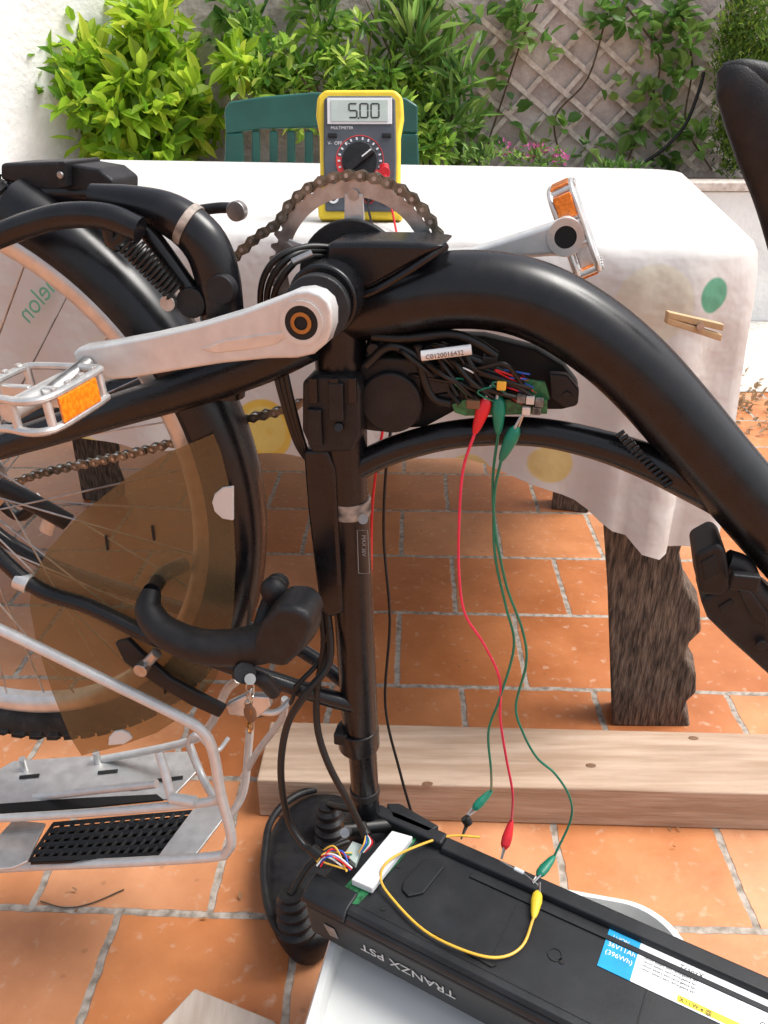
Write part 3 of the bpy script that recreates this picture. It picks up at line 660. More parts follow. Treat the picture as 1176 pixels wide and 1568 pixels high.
pedal('far_pedal',fc,fu,fz,.88,[(-.030,-.0475,.0125,.002),(.0495,0,.0015,.03),(-.0495,0,.0015,.03)])
# chainring
rc=BP(545,418,.048)
def RP(a,r,w=0): return rc+UU*r*math.cos(a)+ZZ*r*math.sin(a)+N*w
v=[];f=[];nt_=44*4
for i in range(nt_):
    a=2*math.pi*i/nt_; ro=.0850 if i%4 in(0,1) else .0795
    for w_ in(-.001,.001):
        v.append(RP(a,ro,w_)); v.append(RP(a,.067,w_))
for i in range(nt_):
    a=i*4;b=((i+1)%nt_)*4
    f+=[(a,b,b+1,a+1),(a+2,a+3,b+3,b+2),(a,a+2,b+2,b),(a+1,b+1,b+3,a+3)]
add('chainring',v,f,M['steel'],bk,smooth=False)
for i in range(5):
    a=2*math.pi*i/5+.32
    prism('ring_spider_arm',[RP(a-.5,.022,-.003),RP(a-.12,.070,-.003),RP(a+.12,.070,-.003),RP(a+.5,.022,-.003)],N*.004,M['silver'],bk,.001)
    cyl('ring_bolt',RP(a,.069,-.005),RP(a,.069,.004),.005,M['steel'],bk,n=12)
cyl('ring_inner_disc',rc-N*.018,rc-N*.010,.050,M['plastic'],bk,n=48,bevel=.002)
L=[];L2=[]
half=[(-.0108,0),(-.0098,.0034),(-.0064,.0050),(-.0032,.0040),(0,.0027),(.0032,.0040),(.0064,.0050),(.0098,.0034),(.0108,0)]
outl=half+[(x,-z) for x,z in half[-2:0:-1]]
def chain(path):
    P,_=smoothpath(path,12)
    d=[0]
    for i in range(1,len(P)): d.append(d[-1]+(P[i]-P[i-1]).length)
    n=int(d[-1]/.0127)
    def at(s):
        for i in range(1,len(P)):
            if d[i]>=s: 
                t=(s-d[i-1])/max(1e-9,d[i]-d[i-1]); return P[i-1].lerp(P[i],t)
        return P[-1]
    for i in range(n):
        a=at(i*.0127); b=at((i+1)*.0127); T=(b-a).normalized(); Q=T.cross(N).normalized(); wv=.0044 if i%2 else .0028; c=(a+b)/2
        for sd in(-1,1):
            L.append(prismdata([c+T*x+Q*z+N*wv*sd for x,z in outl],N*.0011*sd))
        L2.append(cyldata(a-N*.0066,a+N*.0066,.0020,n=8)); L2.append(cyldata(a-N*.0028,a+N*.0028,.0040,n=8))
ringpath=[RP(a,.0850) for a in np.linspace(math.radians(-60),math.radians(150),26)]
chain(ringpath+[BP(395,362,.048),BP(340,410,.048),BP(200,520,.046),BP(40,650,.043)])
chain([RP(math.radians(-75),.0845),BP(500,600,.048),BP(425,630,.048),BP(380,641,.048),BP(250,682,.046),BP(150,706,.045),BP(55,727,.043),BP(-20,760,.042)])
v,f=merge(L); add('chain_plates',v,f,M['chain'],bk,smooth=False)
v,f=merge(L2); add('chain_pins',v,f,M['steel'],bk,smooth=True)
# kickstand assembly
bt('kickstand_bracket',[(140,300),(200,312),(262,330),(310,368),(332,420),(342,490)],[.010,.015,.018,.020,.020,.019],'paint',w=-.045,n=18,flat=.9)
bt('kickstand_scuff',[(284,342),(294,349)],.0192,'tape',w=-.045,n=16)
bt('kickstand_leg',[(-30,372),(40,345),(100,330),(165,332),(215,352)],.0105,'paint',w=-.075)
bt('kickstand_leg_far',[(-30,300),(60,295),(170,300),(240,330)],.0105,'paint',w=.0)
bt('kickstand_link',[(165,330),(178,372),(215,345),(300,455)],.008,'paint',w=-.05)
a=BP(192,368,-.07); b=BP(268,446,-.06); T=(b-a).normalized(); q1=T.orthogonal().normalized(); q2=T.cross(q1); pts=[]
for i in range(13*10+1):
    g=2*math.pi*i/10; pts.append(a+(b-a)*(i/130)+q1*.0095*math.cos(g)+q2*.0095*math.sin(g))
tube('kickstand_spring',pts,.0016,M['cable'],bk,n=6,smooth=False)
disc('kickstand_pivot',345,440,-.055,.012,'plastic',.012)
disc('kickstand_bolt',262,462,-.06,.007,'steel',.008); disc('kickstand_bolt_b',300,460,-.05,.013,'plastic',.012)
prism('stand_foot_box',[BP(x,y,-.01) for x,y in((0,250),(85,247),(150,258),(172,275),(172,295),(60,292),(0,275))],N*.05,M['plastic'],bk,.003)
prism('stand_foot_plate',[BP(x,y,-.02) for x,y in((85,247),(100,247),(102,288),(88,290))],N*.06,M['plastic'],bk,.002)
disc('foot_rivet',94,268,-.022,.003,'steel',.003)
bt('far_cable_guide',[(285,325),(340,318),(372,322)],.005,'plastic',w=.05); disc('guide_end',366,322,.045,.009,'steel',.01)
bt('guard_to_stand',[(342,480),(346,540),(340,600)],[.021,.021,.022],'paint',w=-.02,n=18)
for i,(dx,dy) in enumerate(((0,0),(10,6),(20,14))):
    bt('cable_loop_%d'%i,[(520,380+dy,-.01),(470,378+dy,-.03),(425+dx,395+dy,-.045),(402+dx,430+dy,-.04),(400+dx,480,-.03),(415+dx*.8,540,-.03),(432+dx*.7,610,-.03),(455+dx*.5,680,-.02),(480,715,.0)],.0028,'cable',n=10)
bt('cable_ferrule',[(448,402,-.052),(478,388,-.045)],.0034,'steel',n=10)
bt('brake_cable',[(500,920,-.01),(505,1010,-.03),(470,1060,-.05),(440,1110,-.055),(430,1180,-.05),(440,1250,-.05),(462,1290,-.06),(485,1308,-.07)],.0042,'cable',n=12)
bt('power_cable',[(492,930,-.01),(496,990,-.02),(485,1060,-.03),(487,1120,-.04),(505,1175,-.05),(535,1230,-.055),(556,1272,-.06)],.0040,'cable',n=12)
bt('light_cable',[(505,960,-.02),(490,1010,-.02),(455,1050,-.04),(440,1080,-.03),(380,1100,0)],.0028,'cable',n=10)
# ring lock
lk=empty('ring_lock'); 
def lt_(name,pts,r,m='plastic',n=20,flat=1): return tube(name,[BP(*p) for p in pts],r,M[m],lk,n=n,flat=flat)
lt_('lock_body',[(232,905,-.06),(228,935,-.075),(250,965,-.085),(300,988,-.09),(350,992,-.09),(400,985,-.09),(440,968,-.085),(462,942,-.075),(458,915,-.05)],[.010,.0145,.0165,.018,.019,.021,.023,.020,.014])
prism('lock_case',[BP(x,y,-.11) for x,y in((385,985),(400,955),(425,930),(455,932),(474,945),(478,962),(462,1000),(435,1025),(400,1018))],N*.045,M['plastic'],lk,.007,4)
ellipsoid('lock_lever',BP(420,905,-.06),UU*.014,N*.012,ZZ*.016,M['plastic'],lk); ellipsoid('lock_lever_b',BP(425,893,-.045),UU*.012,N*.012,ZZ*.010,M['plastic'],lk)
lt_('lock_bracket',[(425,895,-.045),(410,930,-.05),(400,960,-.06)],.009)
lt_('shackle',[(232,905,-.06),(250,880,-.02),(280,865,.02)],.009,'paint')
cyl('lock_cylinder',BP(375,1030,-.115),BP(372,1030,-.08),.011,M['plastic'],lk,n=20,bevel=.001)
lt_('lower_arm',[(360,1028,-.09),(400,1040,-.09),(420,1060,-.08)],.008)
ky=empty('key_ring')
cyl('key_head',BP(383,1040,-.122),BP(383,1040,-.119),.0055,M['key'],ky,n=20)
for i in range(8):
    c=BP(383+3*math.sin(i*1.7),1052+i*9,-.118); ax=Vector((math.cos(i*1.2),math.sin(i*1.2),.2)).normalized()
    pts=[c+ZZ*.0055*math.cos(g)+ax*.0038*math.sin(g) for g in np.linspace(0,2*math.pi,13)]
    tube('chain_link_%d'%i,pts,.0011,M['key' if i<4 else 'brass'],ky,n=6,smooth=False)
ellipsoid('key_tag',BP(383,1092,-.12),UU*.007,N*.002,ZZ*.012,M['leather'],ky,12)
prism('small_key',[BP(x,y,-.116) for x,y in((376,1100),(390,1102),(388,1120),(380,1122))],N*.0015,M['key'],ky,.0005)
disc('stay_bolt',222,1018,-.06,.008,'steel',.012); cyl('stay_bolt_shaft',BP(222,1018,-.06),BP(240,1000,-.06),.006,M['steel'],bk,n=14)
prism('brake_arm',bpoly([(175,985),(195,980),(215,1000),(260,1040),(300,1062),(345,1085),(335,1100),(290,1080),(240,1050),(190,1015)],-.055),N*.008,M['plastic'],bk,.002)
prism('rack_bracket',bpoly([(345,1080),(375,1066),(412,1068),(415,1082),(395,1100),(350,1095)],-.045),N*.01,M['silver'],bk,.002)
bt('rack_bracket_pin',[(395,1090,-.04),(425,1090,-.04),(445,1072,-.03)],.004,'silver',n=10)
def rt(name,pts,r=.0055,m='silverp',w=-.08): return bt(name,pts,r,m,w=w,n=12)
rt('rack_side_tube',[(-40,945),(60,992),(170,1046),(270,1095),(308,1118),(326,1150),(338,1215),(354,1280),(348,1303),(325,1312),(200,1320),(60,1326),(-40,1332)],.0062)
rt('rack_rail',[(-40,1255),(100,1247),(220,1238),(318,1228),(336,1222)],w=-.07)
rt('rack_rail_b',[(0,1228),(120,1213),(240,1200)],w=-.02)
rt('rack_post',[(243,1152,-.04),(252,1180,-.05),(264,1228,-.065)])
rt('rack_post_b',[(262,1222,-.07),(300,1228,-.07)],.007)
rt('rack_far_tube',[(40,1180,.05),(160,1162,.06),(290,1135,.06),(322,1110,.05),(345,1060,.03),(365,1040,.02)],w=.06)
rt('rack_inner_tube',[(290,1140,.0),(310,1190,-.02),(330,1225,-.05)],.005)
rt('rack_strut',[(372,1190,.06),(395,1150,.05),(432,1100,.03),(436,1070,.02)],.0045)
rt('rack_far_side',[(345,1260,.03),(372,1215,.05),(380,1150,.06),(384,1100,.06)],.0055)
rt('rack_wire',[(300,1175,.0),(288,1140,-.01),(300,1125,-.01),(330,1150,0),(350,1130,.02)],.003)
def zp(pts,z): return [ZP(x,y,z) for x,y in pts]
prism('rack_plate',zp([(-40,1200),(20,1165),(120,1158),(290,1150),(310,1172),(262,1222),(150,1232),(-40,1240)],.262),-ZZ*.004,M['silver'],bk,.001)
for x0,y0,x1,y1 in((30,1190,60,1187),(90,1214,135,1210),(150,1183,180,1180),(200,1208,235,1203),(240,1195,280,1190)):
    a=ZP(x0,y0,.2635);b=ZP(x1,y1,.2635); tube('rack_slot',[a,b],.0032,M['darkhole'],bk,n=8,flat=.4,flatdir=ZZ)
prism('rack_recess',zp([(-20,1232),(120,1222),(240,1216),(250,1224),(130,1236),(-20,1246)],.2632),-ZZ*.003,M['darkhole'],bk,0)
prism('rack_tail_plate',zp([(296,1238),(330,1232),(352,1240),(300,1308),(270,1313),(240,1313)],.245),-ZZ*.004,M['silver'],bk,.001)
L=[]
A0,A1,B0,B1=ZP(82,1262,.235),ZP(298,1243,.235),ZP(45,1316,.235),ZP(245,1308,.235)
for i in range(15):
    t=i/14; p=A0.lerp(A1,t); q=B0.lerp(B1,t); L.append(sweepdata([p,q],.003,4,smooth=False))
for i in range(6):
    t=i/5; p=A0.lerp(B0,t); q=A1.lerp(B1,t); L.append(sweepdata([p,q],.004,4,smooth=False))
v,f=merge(L); add('rack_grid',v,f,M['plastic'],bk,smooth=False)
prism('rack_grid_base',[A0-ZZ*.006,A1-ZZ*.006,B1-ZZ*.006,B0-ZZ*.006],-ZZ*.004,M['plastic'],bk,0)
prism('rack_front_plate',zp([(-30,1310),(20,1255),(70,1260),(42,1318),(20,1328),(-30,1334)],.244),-ZZ*.004,M['silver'],bk,.001)
for x,y in((38,1178),(150,1168)): 
    p=ZP(x,y,.262); cyl('rack_foot',p,p+ZZ*.02,.005,M['silver'],bk,n=12)
# saddle (upside-down)
sd_=empty('bicycle_saddle')
def saddle():
    a=ZP(500,1255,.02); b=ZP(470,1452,.02); T=(b-a).normalized(); Q=Vector((T.y,-T.x,0))
    if Q.x>0: Q=-Q
    Ln=(b-a).length
    st=[(-.10,.02),(-.04,.05),(.08,.075),(.25,.088),(.45,.085),(.62,.080),(.8,.068),(.93,.055),(1.03,.038),(1.09,.014)]
    V=[];Fc=[];n=20
    for s_,w_ in st:
        c=a+T*Ln*s_
        for j in range(n):
            g=2*math.pi*j/n; cz=math.sin(g); cx=math.cos(g)
            zz=.045+ (.045*cz if cz<0 else .018*cz)
            V.append(Vector((0,0,zz))+Vector((c.x,c.y,0))+Q*w_*(abs(cx)**.7)*math.copysign(1,cx))
    m=len(st)
    for i in range(m-1):
        for j in range(n): Fc.append((i*n+j,i*n+(j+1)%n,(i+1)*n+(j+1)%n,(i+1)*n+j))
    Fc.append(tuple(range(n))); Fc.append(tuple((m-1)*n+j for j in range(n)))
    add('saddle_shell',V,Fc,M['plastic'],sd_,autos=False,sub=1)
    rim=[]
    for s_,w_ in st: rim.append(a+T*Ln*s_+Q*(w_*.96)+ZZ*.045)
    tube('saddle_lip',rim,.006,M['plastic'],sd_,n=10)
    return a,b,T,Q,Ln
sa,sb,sT,sQ,sL=saddle()
def bellows(name,base,top,r,k=4):
    pr=[];h=(Vector(top)-Vector(base)).length
    for i in range(k):
        z=h*i/k; pr+=[(r*(1-.08*i),z),(r*(1.02-.08*i),z+h/k*.35),(r*(.78-.06*i),z+h/k*.7),(r*(.78-.06*i),z+h/k*.9)]
    pr=[(.001,0)]+pr+[(r*.6,h),(.001,h)]
    revolve(name,base,(Vector(top)-Vector(base)),pr,M['plastic'],sd_,n=32,closed=False)
bellows('bumper_spring',ZP(456,1422,.06),ZP(446,1368,.125),.029)
bellows('bumper_spring_b',ZP(508,1285,.06),ZP(503,1232,.125),.027)
tube('saddle_rail',[ZP(446,1368,.125),ZP(478,1320,.16),ZP(530,1290,.17),ZP(575,1290,.16)],.005,M['cable'],sd_)
tube('saddle_rail_b',[ZP(503,1232,.125),ZP(540,1240,.15),ZP(590,1250,.16)],.005,M['cable'],sd_)
ellipsoid('saddle_clamp',BP(562,1265),UU*.03,N*.028,ZZ*.022,M['plastic'],sd_)
cyl('saddle_clamp_bolt',BP(525,1270,-.03),BP(600,1262,-.0),.009,M['cable'],sd_,n=16)
cyl('clamp_bolt_head',BP(528,1275,-.045),BP(532,1274,-.035),.006,M['steel'],sd_,n=12)
# right-hand parts: front mudguard tip, dock
bt('front_guard_tip',[(1104,104,0),(1122,122,0),(1150,158,0),(1180,215,0),(1212,290,0),(1240,390,0)],[.004,.015,.022,.026,.027,.027],'plastic',n=20,flat=.55,k=8)
bt('front_guard_upper',[(1106,103,0),(1135,108,0),(1170,124,0),(1215,150,0)],[.003,.008,.012,.016],'plastic',n=14,flat=.7,k=8)
bt('front_guard_stay',[(1164,322,0),(1190,308,0),(1215,300,0)],.0035,'paint',n=8)
prism('dock_head',[BP(x,y,-.035) for x,y in((1064,850),(1098,832),(1112,842),(1120,900),(1108,915),(1072,912))],N*.05,M['plastic'],bk,.005,3)
prism('dock_body',[BP(x,y,-.03) for x,y in((1072,918),(1125,892),(1160,905),(1230,960),(1230,1100),(1176,1035),(1120,985),(1084,950))],N*.05,M['plastic'],bk,.006,3)
prism('dock_notch',[BP(x,y,-.037) for x,y in((1074,862),(1095,850),(1100,880),(1080,890))],N*.003,M['darkhole'],bk,.001)
prism('dock_slot',[BP(x,y,-.032) for x,y in((1100,930),(1120,918),(1124,926),(1104,938))],N*.003,M['darkhole'],bk,.001)
prism('dock_ridge',[BP(x,y,-.034) for x,y in((1130,905),(1150,905),(1176,940),(1176,965),(1150,945))],N*.006,M['plastic'],bk,.002)
bt('dock_arm',[(1112,860),(1135,870),(1150,900),(1180,930)],.012,'plastic',w=-.02)
disc('dock_screw',1165,985,-.033,.005,'plastic',.004); box('dock_lever',BP(1140,890,-.045),UU*.012,N*.005,ZZ*.008,M['plastic'],bk,.002)
# ---------------- motor controller in the frame opening
mc=empty('motor_controller')
def mcp(name,pts,w,th,m='plastic',bev=.002): return prism(name,[BP(x,y,w) for x,y in pts],N*th,M[m],mc,bev)
mcp('controller_case',[(548,560),(565,545),(640,548),(648,580),(640,650),(600,665),(556,660)],-.012,.04,'plastic',.004)
mcp('controller_back',[(560,520),(640,512),(740,515),(820,535),(862,560),(885,590),(885,622),(860,628),(700,628),(650,655),(560,660)],.012,.02,'darkhole',.003)
c=BP(600,614,-.012); cyl('motor_cover',c,c-N*.008,.029,M['plastic'],mc,n=40,bevel=.003)
mcp('mount_ear',[(840,572),(868,575),(887,598),(885,620),(865,626),(842,610)],-.008,.012,'plastic')
c=BP(868,606,-.008); cyl('ear_hole',c,c-N*.002,.004,M['plastic'],mc,n=14)
for x,y in((572,535),(706,600),(655,560)):
    c=BP(x,y,-.016); cyl('case_screw',c+N*.02,c-N*.003,.006,M['plastic'],mc,n=16,bevel=.001)
mcp('connector_block_a',[(650,565),(685,560),(690,600),(655,606)],-.020,.02,'plastic',.0015)
mcp('connector_block_b',[(664,604),(700,600),(700,622),(668,624)],-.016,.02,'plastic',.0015)
mcp('connector_block_c',[(738,545),(762,548),(760,572),(736,568)],-.022,.02,'plastic',.0015)
mcp('circuit_board',[(692,620),(712,612),(838,612),(838,634),(712,637),(696,632)],-.022,.004,'pcb',.0005)
mcp('circuit_board_edge',[(800,580),(835,586),(842,612),(815,610)],-.018,.004,'pcb',.0005)
for i,(x,y) in enumerate(((798,610),(812,612),(826,616),(806,628),(822,628))):
    box('connector_%d'%i,BP(x,y,-.026),UU*.0036,N*.004,ZZ*.0034,M['lattice' if i%2 else 'tape'],mc,.0008)
box('capacitor',BP(725,618,-.028),UU*.006,N*.004,ZZ*.004,M['leather'],mc,.001)
box('yellow_capacitor',BP(768,590,-.030),UU*.004,N*.003,ZZ*.004,M['ywire'],mc,.001)
cols=['red','leather','green','bluewire','label','leather','cable','cable']
for i in range(36):
    x0=random.uniform(600,700); y0=random.uniform(525,570); x1=random.uniform(690,830); y1=random.uniform(590,622)
    cm=random.choice(cols) if i>20 else 'cable'
    bt_=[BP(x0,y0,random.uniform(-.01,.006)),BP((2*x0+x1)/3+random.uniform(-15,15),y0+random.uniform(-2,18),random.uniform(-.028,-.01)),BP((x0+2*x1)/3+random.uniform(-12,12),y1-random.uniform(15,35),random.uniform(-.034,-.014)),BP(x1,y1,-.024)]
    if cm!='cable': bt_[0]=BP(x1-random.uniform(10,30),y1-random.uniform(15,32),-.012); bt_[1]=BP(x1-random.uniform(5,20),y1-random.uniform(18,32),-.026)
    tube('harness_wire_%d'%i,bt_,.0021 if cm=='cable' else .0008,M[cm],mc,n=7)
cyl('cable_label',BP(645,545,-.034),BP(722,535,-.030),.0045,M['label'],mc,n=16,bevel=.0005)
text('label_code','C0120016432',BP(652,550,-.0395)+Vector((0,-.001,0)),BP(722,536,-.032)-BP(645,546,-.032),ZZ,.0058,M['ink'],mc)
for pts in ([(570,515),(620,518),(690,512),(730,525),(760,545)],[(560,560),(600,530),(660,560),(700,590)],[(690,540),(720,555),(735,590),(742,612)],[(700,540),(750,560),(790,580)],[(640,530),(650,580),(665,610),(690,618)]):
    tube('thick_harness',[BP(x,y,-.018) for x,y in pts],.0042,M['cable'],mc,n=10)

# ------------------------------------------------------------ battery
bat=empty('battery_pack'); BZt=.30
A_=ZP(530,1400,BZt); Ld=(ZP(1176,1500,BZt)-ZP(640,1265,BZt)); Ld.z=0; Ld.normalize(); Wd=Vector((-Ld.y,Ld.x,0))
def BTp(l,w,h=0): return A_+Ld*l+Wd*w+ZZ*h
bw=.150; bl=.60
def secprism(name,prof,l0,l1,m,bev=.002,seg=2):
    return prism(name,[BTp(l0,w,h) for w,h in prof],Ld*(l1-l0),M[m],bat,bev,seg)
secprism('case_lower',[(-.004,-.012),(.006,-.075),(bw-.01,-.075),(bw+.002,-.03),(bw+.002,-.012)],-.055,bl,'battery',.006,4)
secprism('case_upper',[(-.004,-.0115),(-.002,-.004),(.004,0),(bw-.012,0),(bw+.002,-.0115)],.0,bl,'battery',.002,3)
secprism('near_rail',[(.0,.0),(.004,.0045),(.012,.0045),(.016,.0)],.0,bl,'battery',.0012)
secprism('far_rail',[(bw-.026,.0),(bw-.024,.008),(bw-.006,.008),(bw-.002,.0)],.055,bl,'battery',.002,3)
secprism('far_rail_groove',[(bw-.040,.0),(bw-.040,.0022),(bw-.034,.0022),(bw-.034,.0)],.10,bl,'battery',.0005)
secprism('end_cap',[(-.006,-.01),(-.004,-.002),(.008,.004),(.028,.004),(.032,-.01)],-.058,.0,'battery',.003,3)
secprism('end_back_wall',[(bw-.022,-.012),(bw-.022,.012),(bw-.004,.012),(bw,-.012)],-.05,.055,'battery',.003)
def topoly(name,pts,h,th,m,bev=.0005): return prism(name,[ZP(x,y,BZt)+ZZ*h for x,y in pts],ZZ*th,M[m],bat,bev)
topoly('raised_latch',[(618,1352),(650,1318),(676,1318),(680,1330),(648,1370),(625,1375),(616,1365)],.0,.0035,'battery',.001)
topoly('top_slot',[(662,1430),(668,1427),(760,1480),(752,1482)],.0,.0018,'darkhole',.0003)
topoly('latch_line',[(628,1433),(640,1430),(722,1485),(800,1520),(794,1526),(712,1492)],.0,.0025,'battery',.0008)
for x,y in((610,1326),(668,1320),(587,1391),(833,1357),(860,1472)):
    p=ZP(x,y,BZt); cyl('screw_hole',p,p+ZZ*.001,.0035,M['darkhole'],bat,n=16)
p=ZP(850,1462,BZt); revolve('round_boss',p,ZZ,[(.008,0),(.008,.001),(.0065,.001),(.0065,0)],M['battery'],bat,n=28)
for l in(.16,.31):
    p=[BTp(l,.02,.0004),BTp(l+.0012,.02,.0004),BTp(l+.0012,bw-.03,.0004),BTp(l,bw-.03,.0004)]; prism('panel_gap',p,ZZ*.0003,M['darkhole'],bat,0)
def local(px,py):
    q=ZP(px,py,BZt)-A_; return q.dot(Ld),q.dot(Wd)
l0,w0=local(935,1424); l1,w1=local(912,1478)
wt=max(w0,w1); wb=min(w0,w1); 
def rect(name,la,lb,wa,wb_,h,m): return prism(name,[BTp(la,wa,h),BTp(lb,wa,h),BTp(lb,wb_,h),BTp(la,wb_,h)],ZZ*.0005,M[m],bat,0)
la=(l0+l1)/2
rect('label_blue',la,la+.034,wb,wt,.0004,'blue'); rect('label_white',la+.034,la+.20,wb,wt,.0004,'label')
text('label_text_a','Li-ION',BTp(la+.006,wt-.009,.001),Ld,Wd,.006,M['label'],bat); text('label_text_b','36V11Ah',BTp(la+.003,wt-.020,.001),Ld,Wd,.0078,M['label'],bat); text('label_text_c','(396Wh)',BTp(la+.003,wt-.030,.001),Ld,Wd,.0078,M['label'],bat)
text('label_brand','TranzX',BTp(la+.075,wt-.009,.001),Ld,Wd,.008,M['ink'],bat)
for i in range(4): text('label_fine_%d'%i,'Lithium battery pack rechargeable 36V',BTp(la+.04,wt-.016-.0045*i,.001),Ld,Wd,.0035,M['ink'],bat)
rect('label_yellow',la+.08,la+.15,wb+.002,wb+.009,.001,'yellow')
text('label_icons','X ! i W e @',BTp(la+.082,wb+.003,.0017),Ld,Wd,.006,M['ink'],bat); text('label_ce','CE  UL',BTp(la+.155,wb+.016,.001),Ld,Wd,.008,M['ink'],bat)
sdir=(Vector(BTp(0,.006,-.075))-Vector(BTp(0,-.004,-.012))).normalized()
sout=-(Ld.cross(sdir)).normalized()
if sout.dot(Wd)>0: sout=-sout
text('side_brand','TRANZX PST',BTp(.135,-.004,-.012)+sdir*.022+sout*.0012,-Ld,sdir,.020,M['silverp'],bat)
p=BTp(-.03,-.004,-.012)+sdir*.022+sout*.0008
prism('side_badge',[p,p+Ld*.014,p+Ld*.018+sdir*.018,p+Ld*.006+sdir*.02],sout*.0008,M['steel'],bat,.0003)
topoly('green_board',[(515,1375),(595,1282),(640,1283),(610,1322),(548,1386),(528,1388)],.0,.002,'pcb',.0003)
topoly('white_module',[(538,1358),(600,1283),(632,1292),(570,1372)],.003,.010,'label',.0015)
topoly('yellow_connector',[(527,1320),(540,1300),(556,1306),(545,1335)],.005,.009,'lcd',.001)
topoly('end_shell',[(592,1240),(612,1240),(672,1275),(655,1285),(600,1262)],.002,.010,'battery',.002)
wc=['ywire','bluewire','green','label','red','cable','ywire','cable']
for i in range(14):
    s0=ZP(487+random.uniform(-3,4),1306+i*1.8,.32); e0=ZP(540+random.uniform(-12,10),1310+random.uniform(-6,30),.315)
    md=(s0+e0)/2+Vector((random.uniform(-.01,.01),random.uniform(-.01,.01),random.uniform(.0,.022)))
    tube('pack_wire_%d'%i,[s0,md,e0],.0011,M[wc[i%8]],bat,n=6)
cyl('harness_sleeve',ZP(478,1300,.325),ZP(492,1312,.322),.007,M['cable'],bat,n=14)
cyl('harness_sleeve_b',ZP(553,1262,.33),ZP(562,1280,.325),.006,M['cable'],bat,n=14)
for i in range(6):
    tube('pack_wire_c%d'%i,[ZP(560,1275,.325),ZP(558+i*3,1290,.33),ZP(550+i*2,1305,.32)],.001,M[wc[i]],bat,n=6)
# tub under the battery
tub=empty('plastic_tub'); tc_=Vector((.135,.55,0)); rot=-math.radians(12)
ex_=Vector((math.cos(rot),math.sin(rot),0)); ey_=Vector((-math.sin(rot),math.cos(rot),0))
rr=roundrect(.42,.31,.075,.05); nP=len(rr)
rows=[(.90,0),(.92,.02),(.955,.185),(.97,.19),(1.0,.192),(1.005,.20),(1.005,.212),(.99,.219),(.955,.219),(.94,.212),(.93,.195),(.5,.194)]
V=[];Fc=[]
for sc_,z in rows:
    for p in rr:
        V.append(tc_+ex_*(p.x-.21)*sc_+ey_*(p.y-.155)*sc_+ZZ*z)
for a in range(len(rows)-1):
    for i in range(nP): Fc.append((a*nP+i,a*nP+(i+1)%nP,(a+1)*nP+(i+1)%nP,(a+1)*nP+i))
Fc.append(tuple(range(nP))); Fc.append(tuple((len(rows)-1)*nP+i for i in range(nP)))
add('tub_body',V,Fc,M['white'],tub)

# ------------------------------------------------------------ clip leads
def clip(parent,p,d,m,L_=.045,jaw=True):
    p=Vector(p); d=Vector(d).normalized()
    tube('clip_boot',[p+d*L_*.25,p+d*L_*.36,p+d*L_*.55,p+d*L_*.85,p+d*L_],[.0028,.0056,.0062,.0042,.0022],m,parent,n=12,flat=.75,flatdir=(N if abs(d.dot(N))<.8 else ZZ))
    q=d.orthogonal().normalized()
    tube('clip_jaw',[p+q*.0006,p+d*L_*.3+q*.0025],.0013,M['steel'],parent,n=6); tube('clip_jaw_b',[p-q*.0006,p+d*L_*.3-q*.0025],.0013,M['steel'],parent,n=6)
    return p+d*L_*.98
def lead(name,a,ad,mid,b,bd_,m,wm,r=.0014):
    e=empty(name); s=clip(e,a,ad,m); t=clip(e,b,bd_,m)
    tube('lead_wire',[s]+mid+[t],r,wm,e,n=8,k=8); return e
Yw=.672
def yy(pts): return [YP(p[0],p[1],p[2] if len(p)>2 else Yw) for p in pts]
lead('red_clip_lead',YP(753,590,.675),YP(728,660,.67)-YP(753,590,.675),yy([(709,720),(703,800),(703,880),(712,940),(740,985),(765,1040),(766,1100),(775,1160),(785,1215)]),ZP(768,1315,.305),ZP(782,1262,.335)-ZP(768,1315,.305),M['red'],M['redwire'])
lead('green_clip_lead',YP(764,587,.675),YP(763,662,.668)-YP(764,587,.675),yy([(755,730),(757,800),(765,850),(778,905),(800,965),(806,1015),(790,1080),(800,1120),(822,1160),(850,1185),(872,1220),(874,1255)]),ZP(815,1352,.308),ZP(858,1300,.315)-ZP(815,1352,.308),M['green'],M['green'])
lead('green_clip_lead.001',YP(800,635,.665),YP(767,705,.66)-YP(800,635,.665),yy([(757,760),(758,850),(775,930),(787,990),(765,1070),(748,1120),(752,1180)]),ZP(715,1250,.312),ZP(742,1222,.325)-ZP(715,1250,.312),M['green'],M['green'])
yl_=empty('yellow_clip_lead')
s=clip(yl_,ZP(826,1352,.308),ZP(814,1425,.306)-ZP(826,1352,.308),M['yellow'])
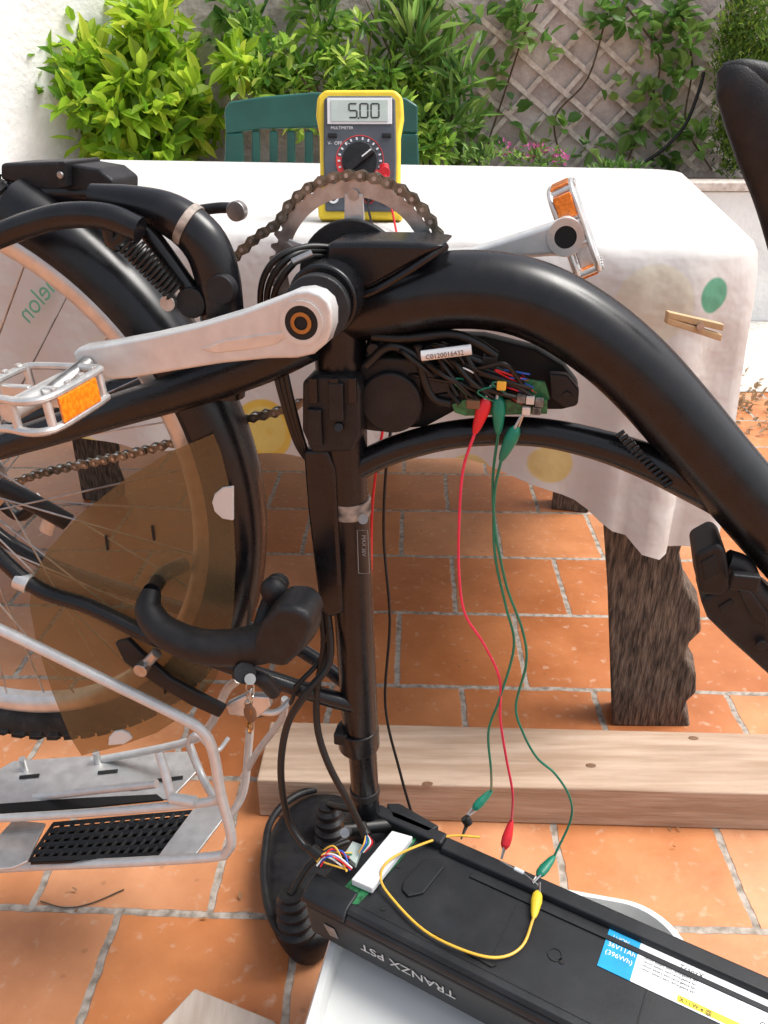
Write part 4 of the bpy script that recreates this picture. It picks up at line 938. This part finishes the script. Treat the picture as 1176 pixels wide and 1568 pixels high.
tube('lead_wire',[s]+[ZP(x,y,h) for x,y,h in((800,1448,.306),(765,1466,.306),(715,1457,.306),(650,1425,.306),(600,1375,.307),(583,1345,.312),(595,1318,.318),(640,1295,.312),(690,1280,.308),(735,1282,.306))],.0015,M['ywire'],yl_,n=8)
pr=empty('test_probe'); cyl('probe_body',ZP(712,1252,.32),ZP(718,1262,.312),.006,M['cable'],pr,n=14,bevel=.001); cyl('probe_tip',ZP(716,1260,.312),ZP(706,1285,.304),.0028,M['cable'],pr,r2=.001,n=8)
res=empty('wire_resistor'); cyl('resistor_body',ZP(788,1330,.308),ZP(802,1337,.308),.0024,M['label'],res,n=10); tube('resistor_leg',[ZP(766,1318,.308),ZP(788,1330,.308),ZP(802,1337,.308),ZP(825,1356,.308)],.0007,M['steel'],res,n=6)

# ------------------------------------------------------------ light
w=bpy.data.worlds.new('World'); scene.world=w; w.use_nodes=True; nt=w.node_tree
sky=nt.nodes.new('ShaderNodeTexSky'); sky.sky_type='NISHITA'; sky.sun_disc=False
SE=math.radians(60); sundir=Vector((.70,.04,0)).normalized()*math.cos(SE)+ZZ*math.sin(SE)
sky.sun_elevation=SE; sky.sun_rotation=math.atan2(sundir.x,sundir.y); sky.air_density=1.0; sky.dust_density=4; sky.ozone_density=1
hs=nt.nodes.new('ShaderNodeHueSaturation'); hs.inputs['Saturation'].default_value=.42; hs.inputs['Value'].default_value=1.6
nt.links.new(sky.outputs[0],hs.inputs['Color'])
bg=nt.nodes['Background']; bg.inputs['Strength'].default_value=.15; nt.links.new(hs.outputs[0],bg.inputs['Color'])
sl=bpy.data.lights.new('sun','SUN'); sl.energy=3.6; sl.angle=math.radians(28); sl.color=(1,.97,.92)
so=bpy.data.objects.new('sun',sl); scene.collection.objects.link(so); so.rotation_euler=(-sundir).to_track_quat('-Z','Y').to_euler(); so.location=(2,1,5)
cam=bpy.data.cameras.new('camera'); co=bpy.data.objects.new('camera',cam); scene.collection.objects.link(co)
co.location=EYE; co.rotation_euler=(math.pi/2-TH,0,0); cam.sensor_fit='VERTICAL'; cam.sensor_height=36; cam.lens=F/1568*36; cam.clip_start=.02; cam.clip_end=300
scene.camera=co
scene.view_settings.view_transform='Standard'; scene.view_settings.look='None'; scene.view_settings.exposure=0
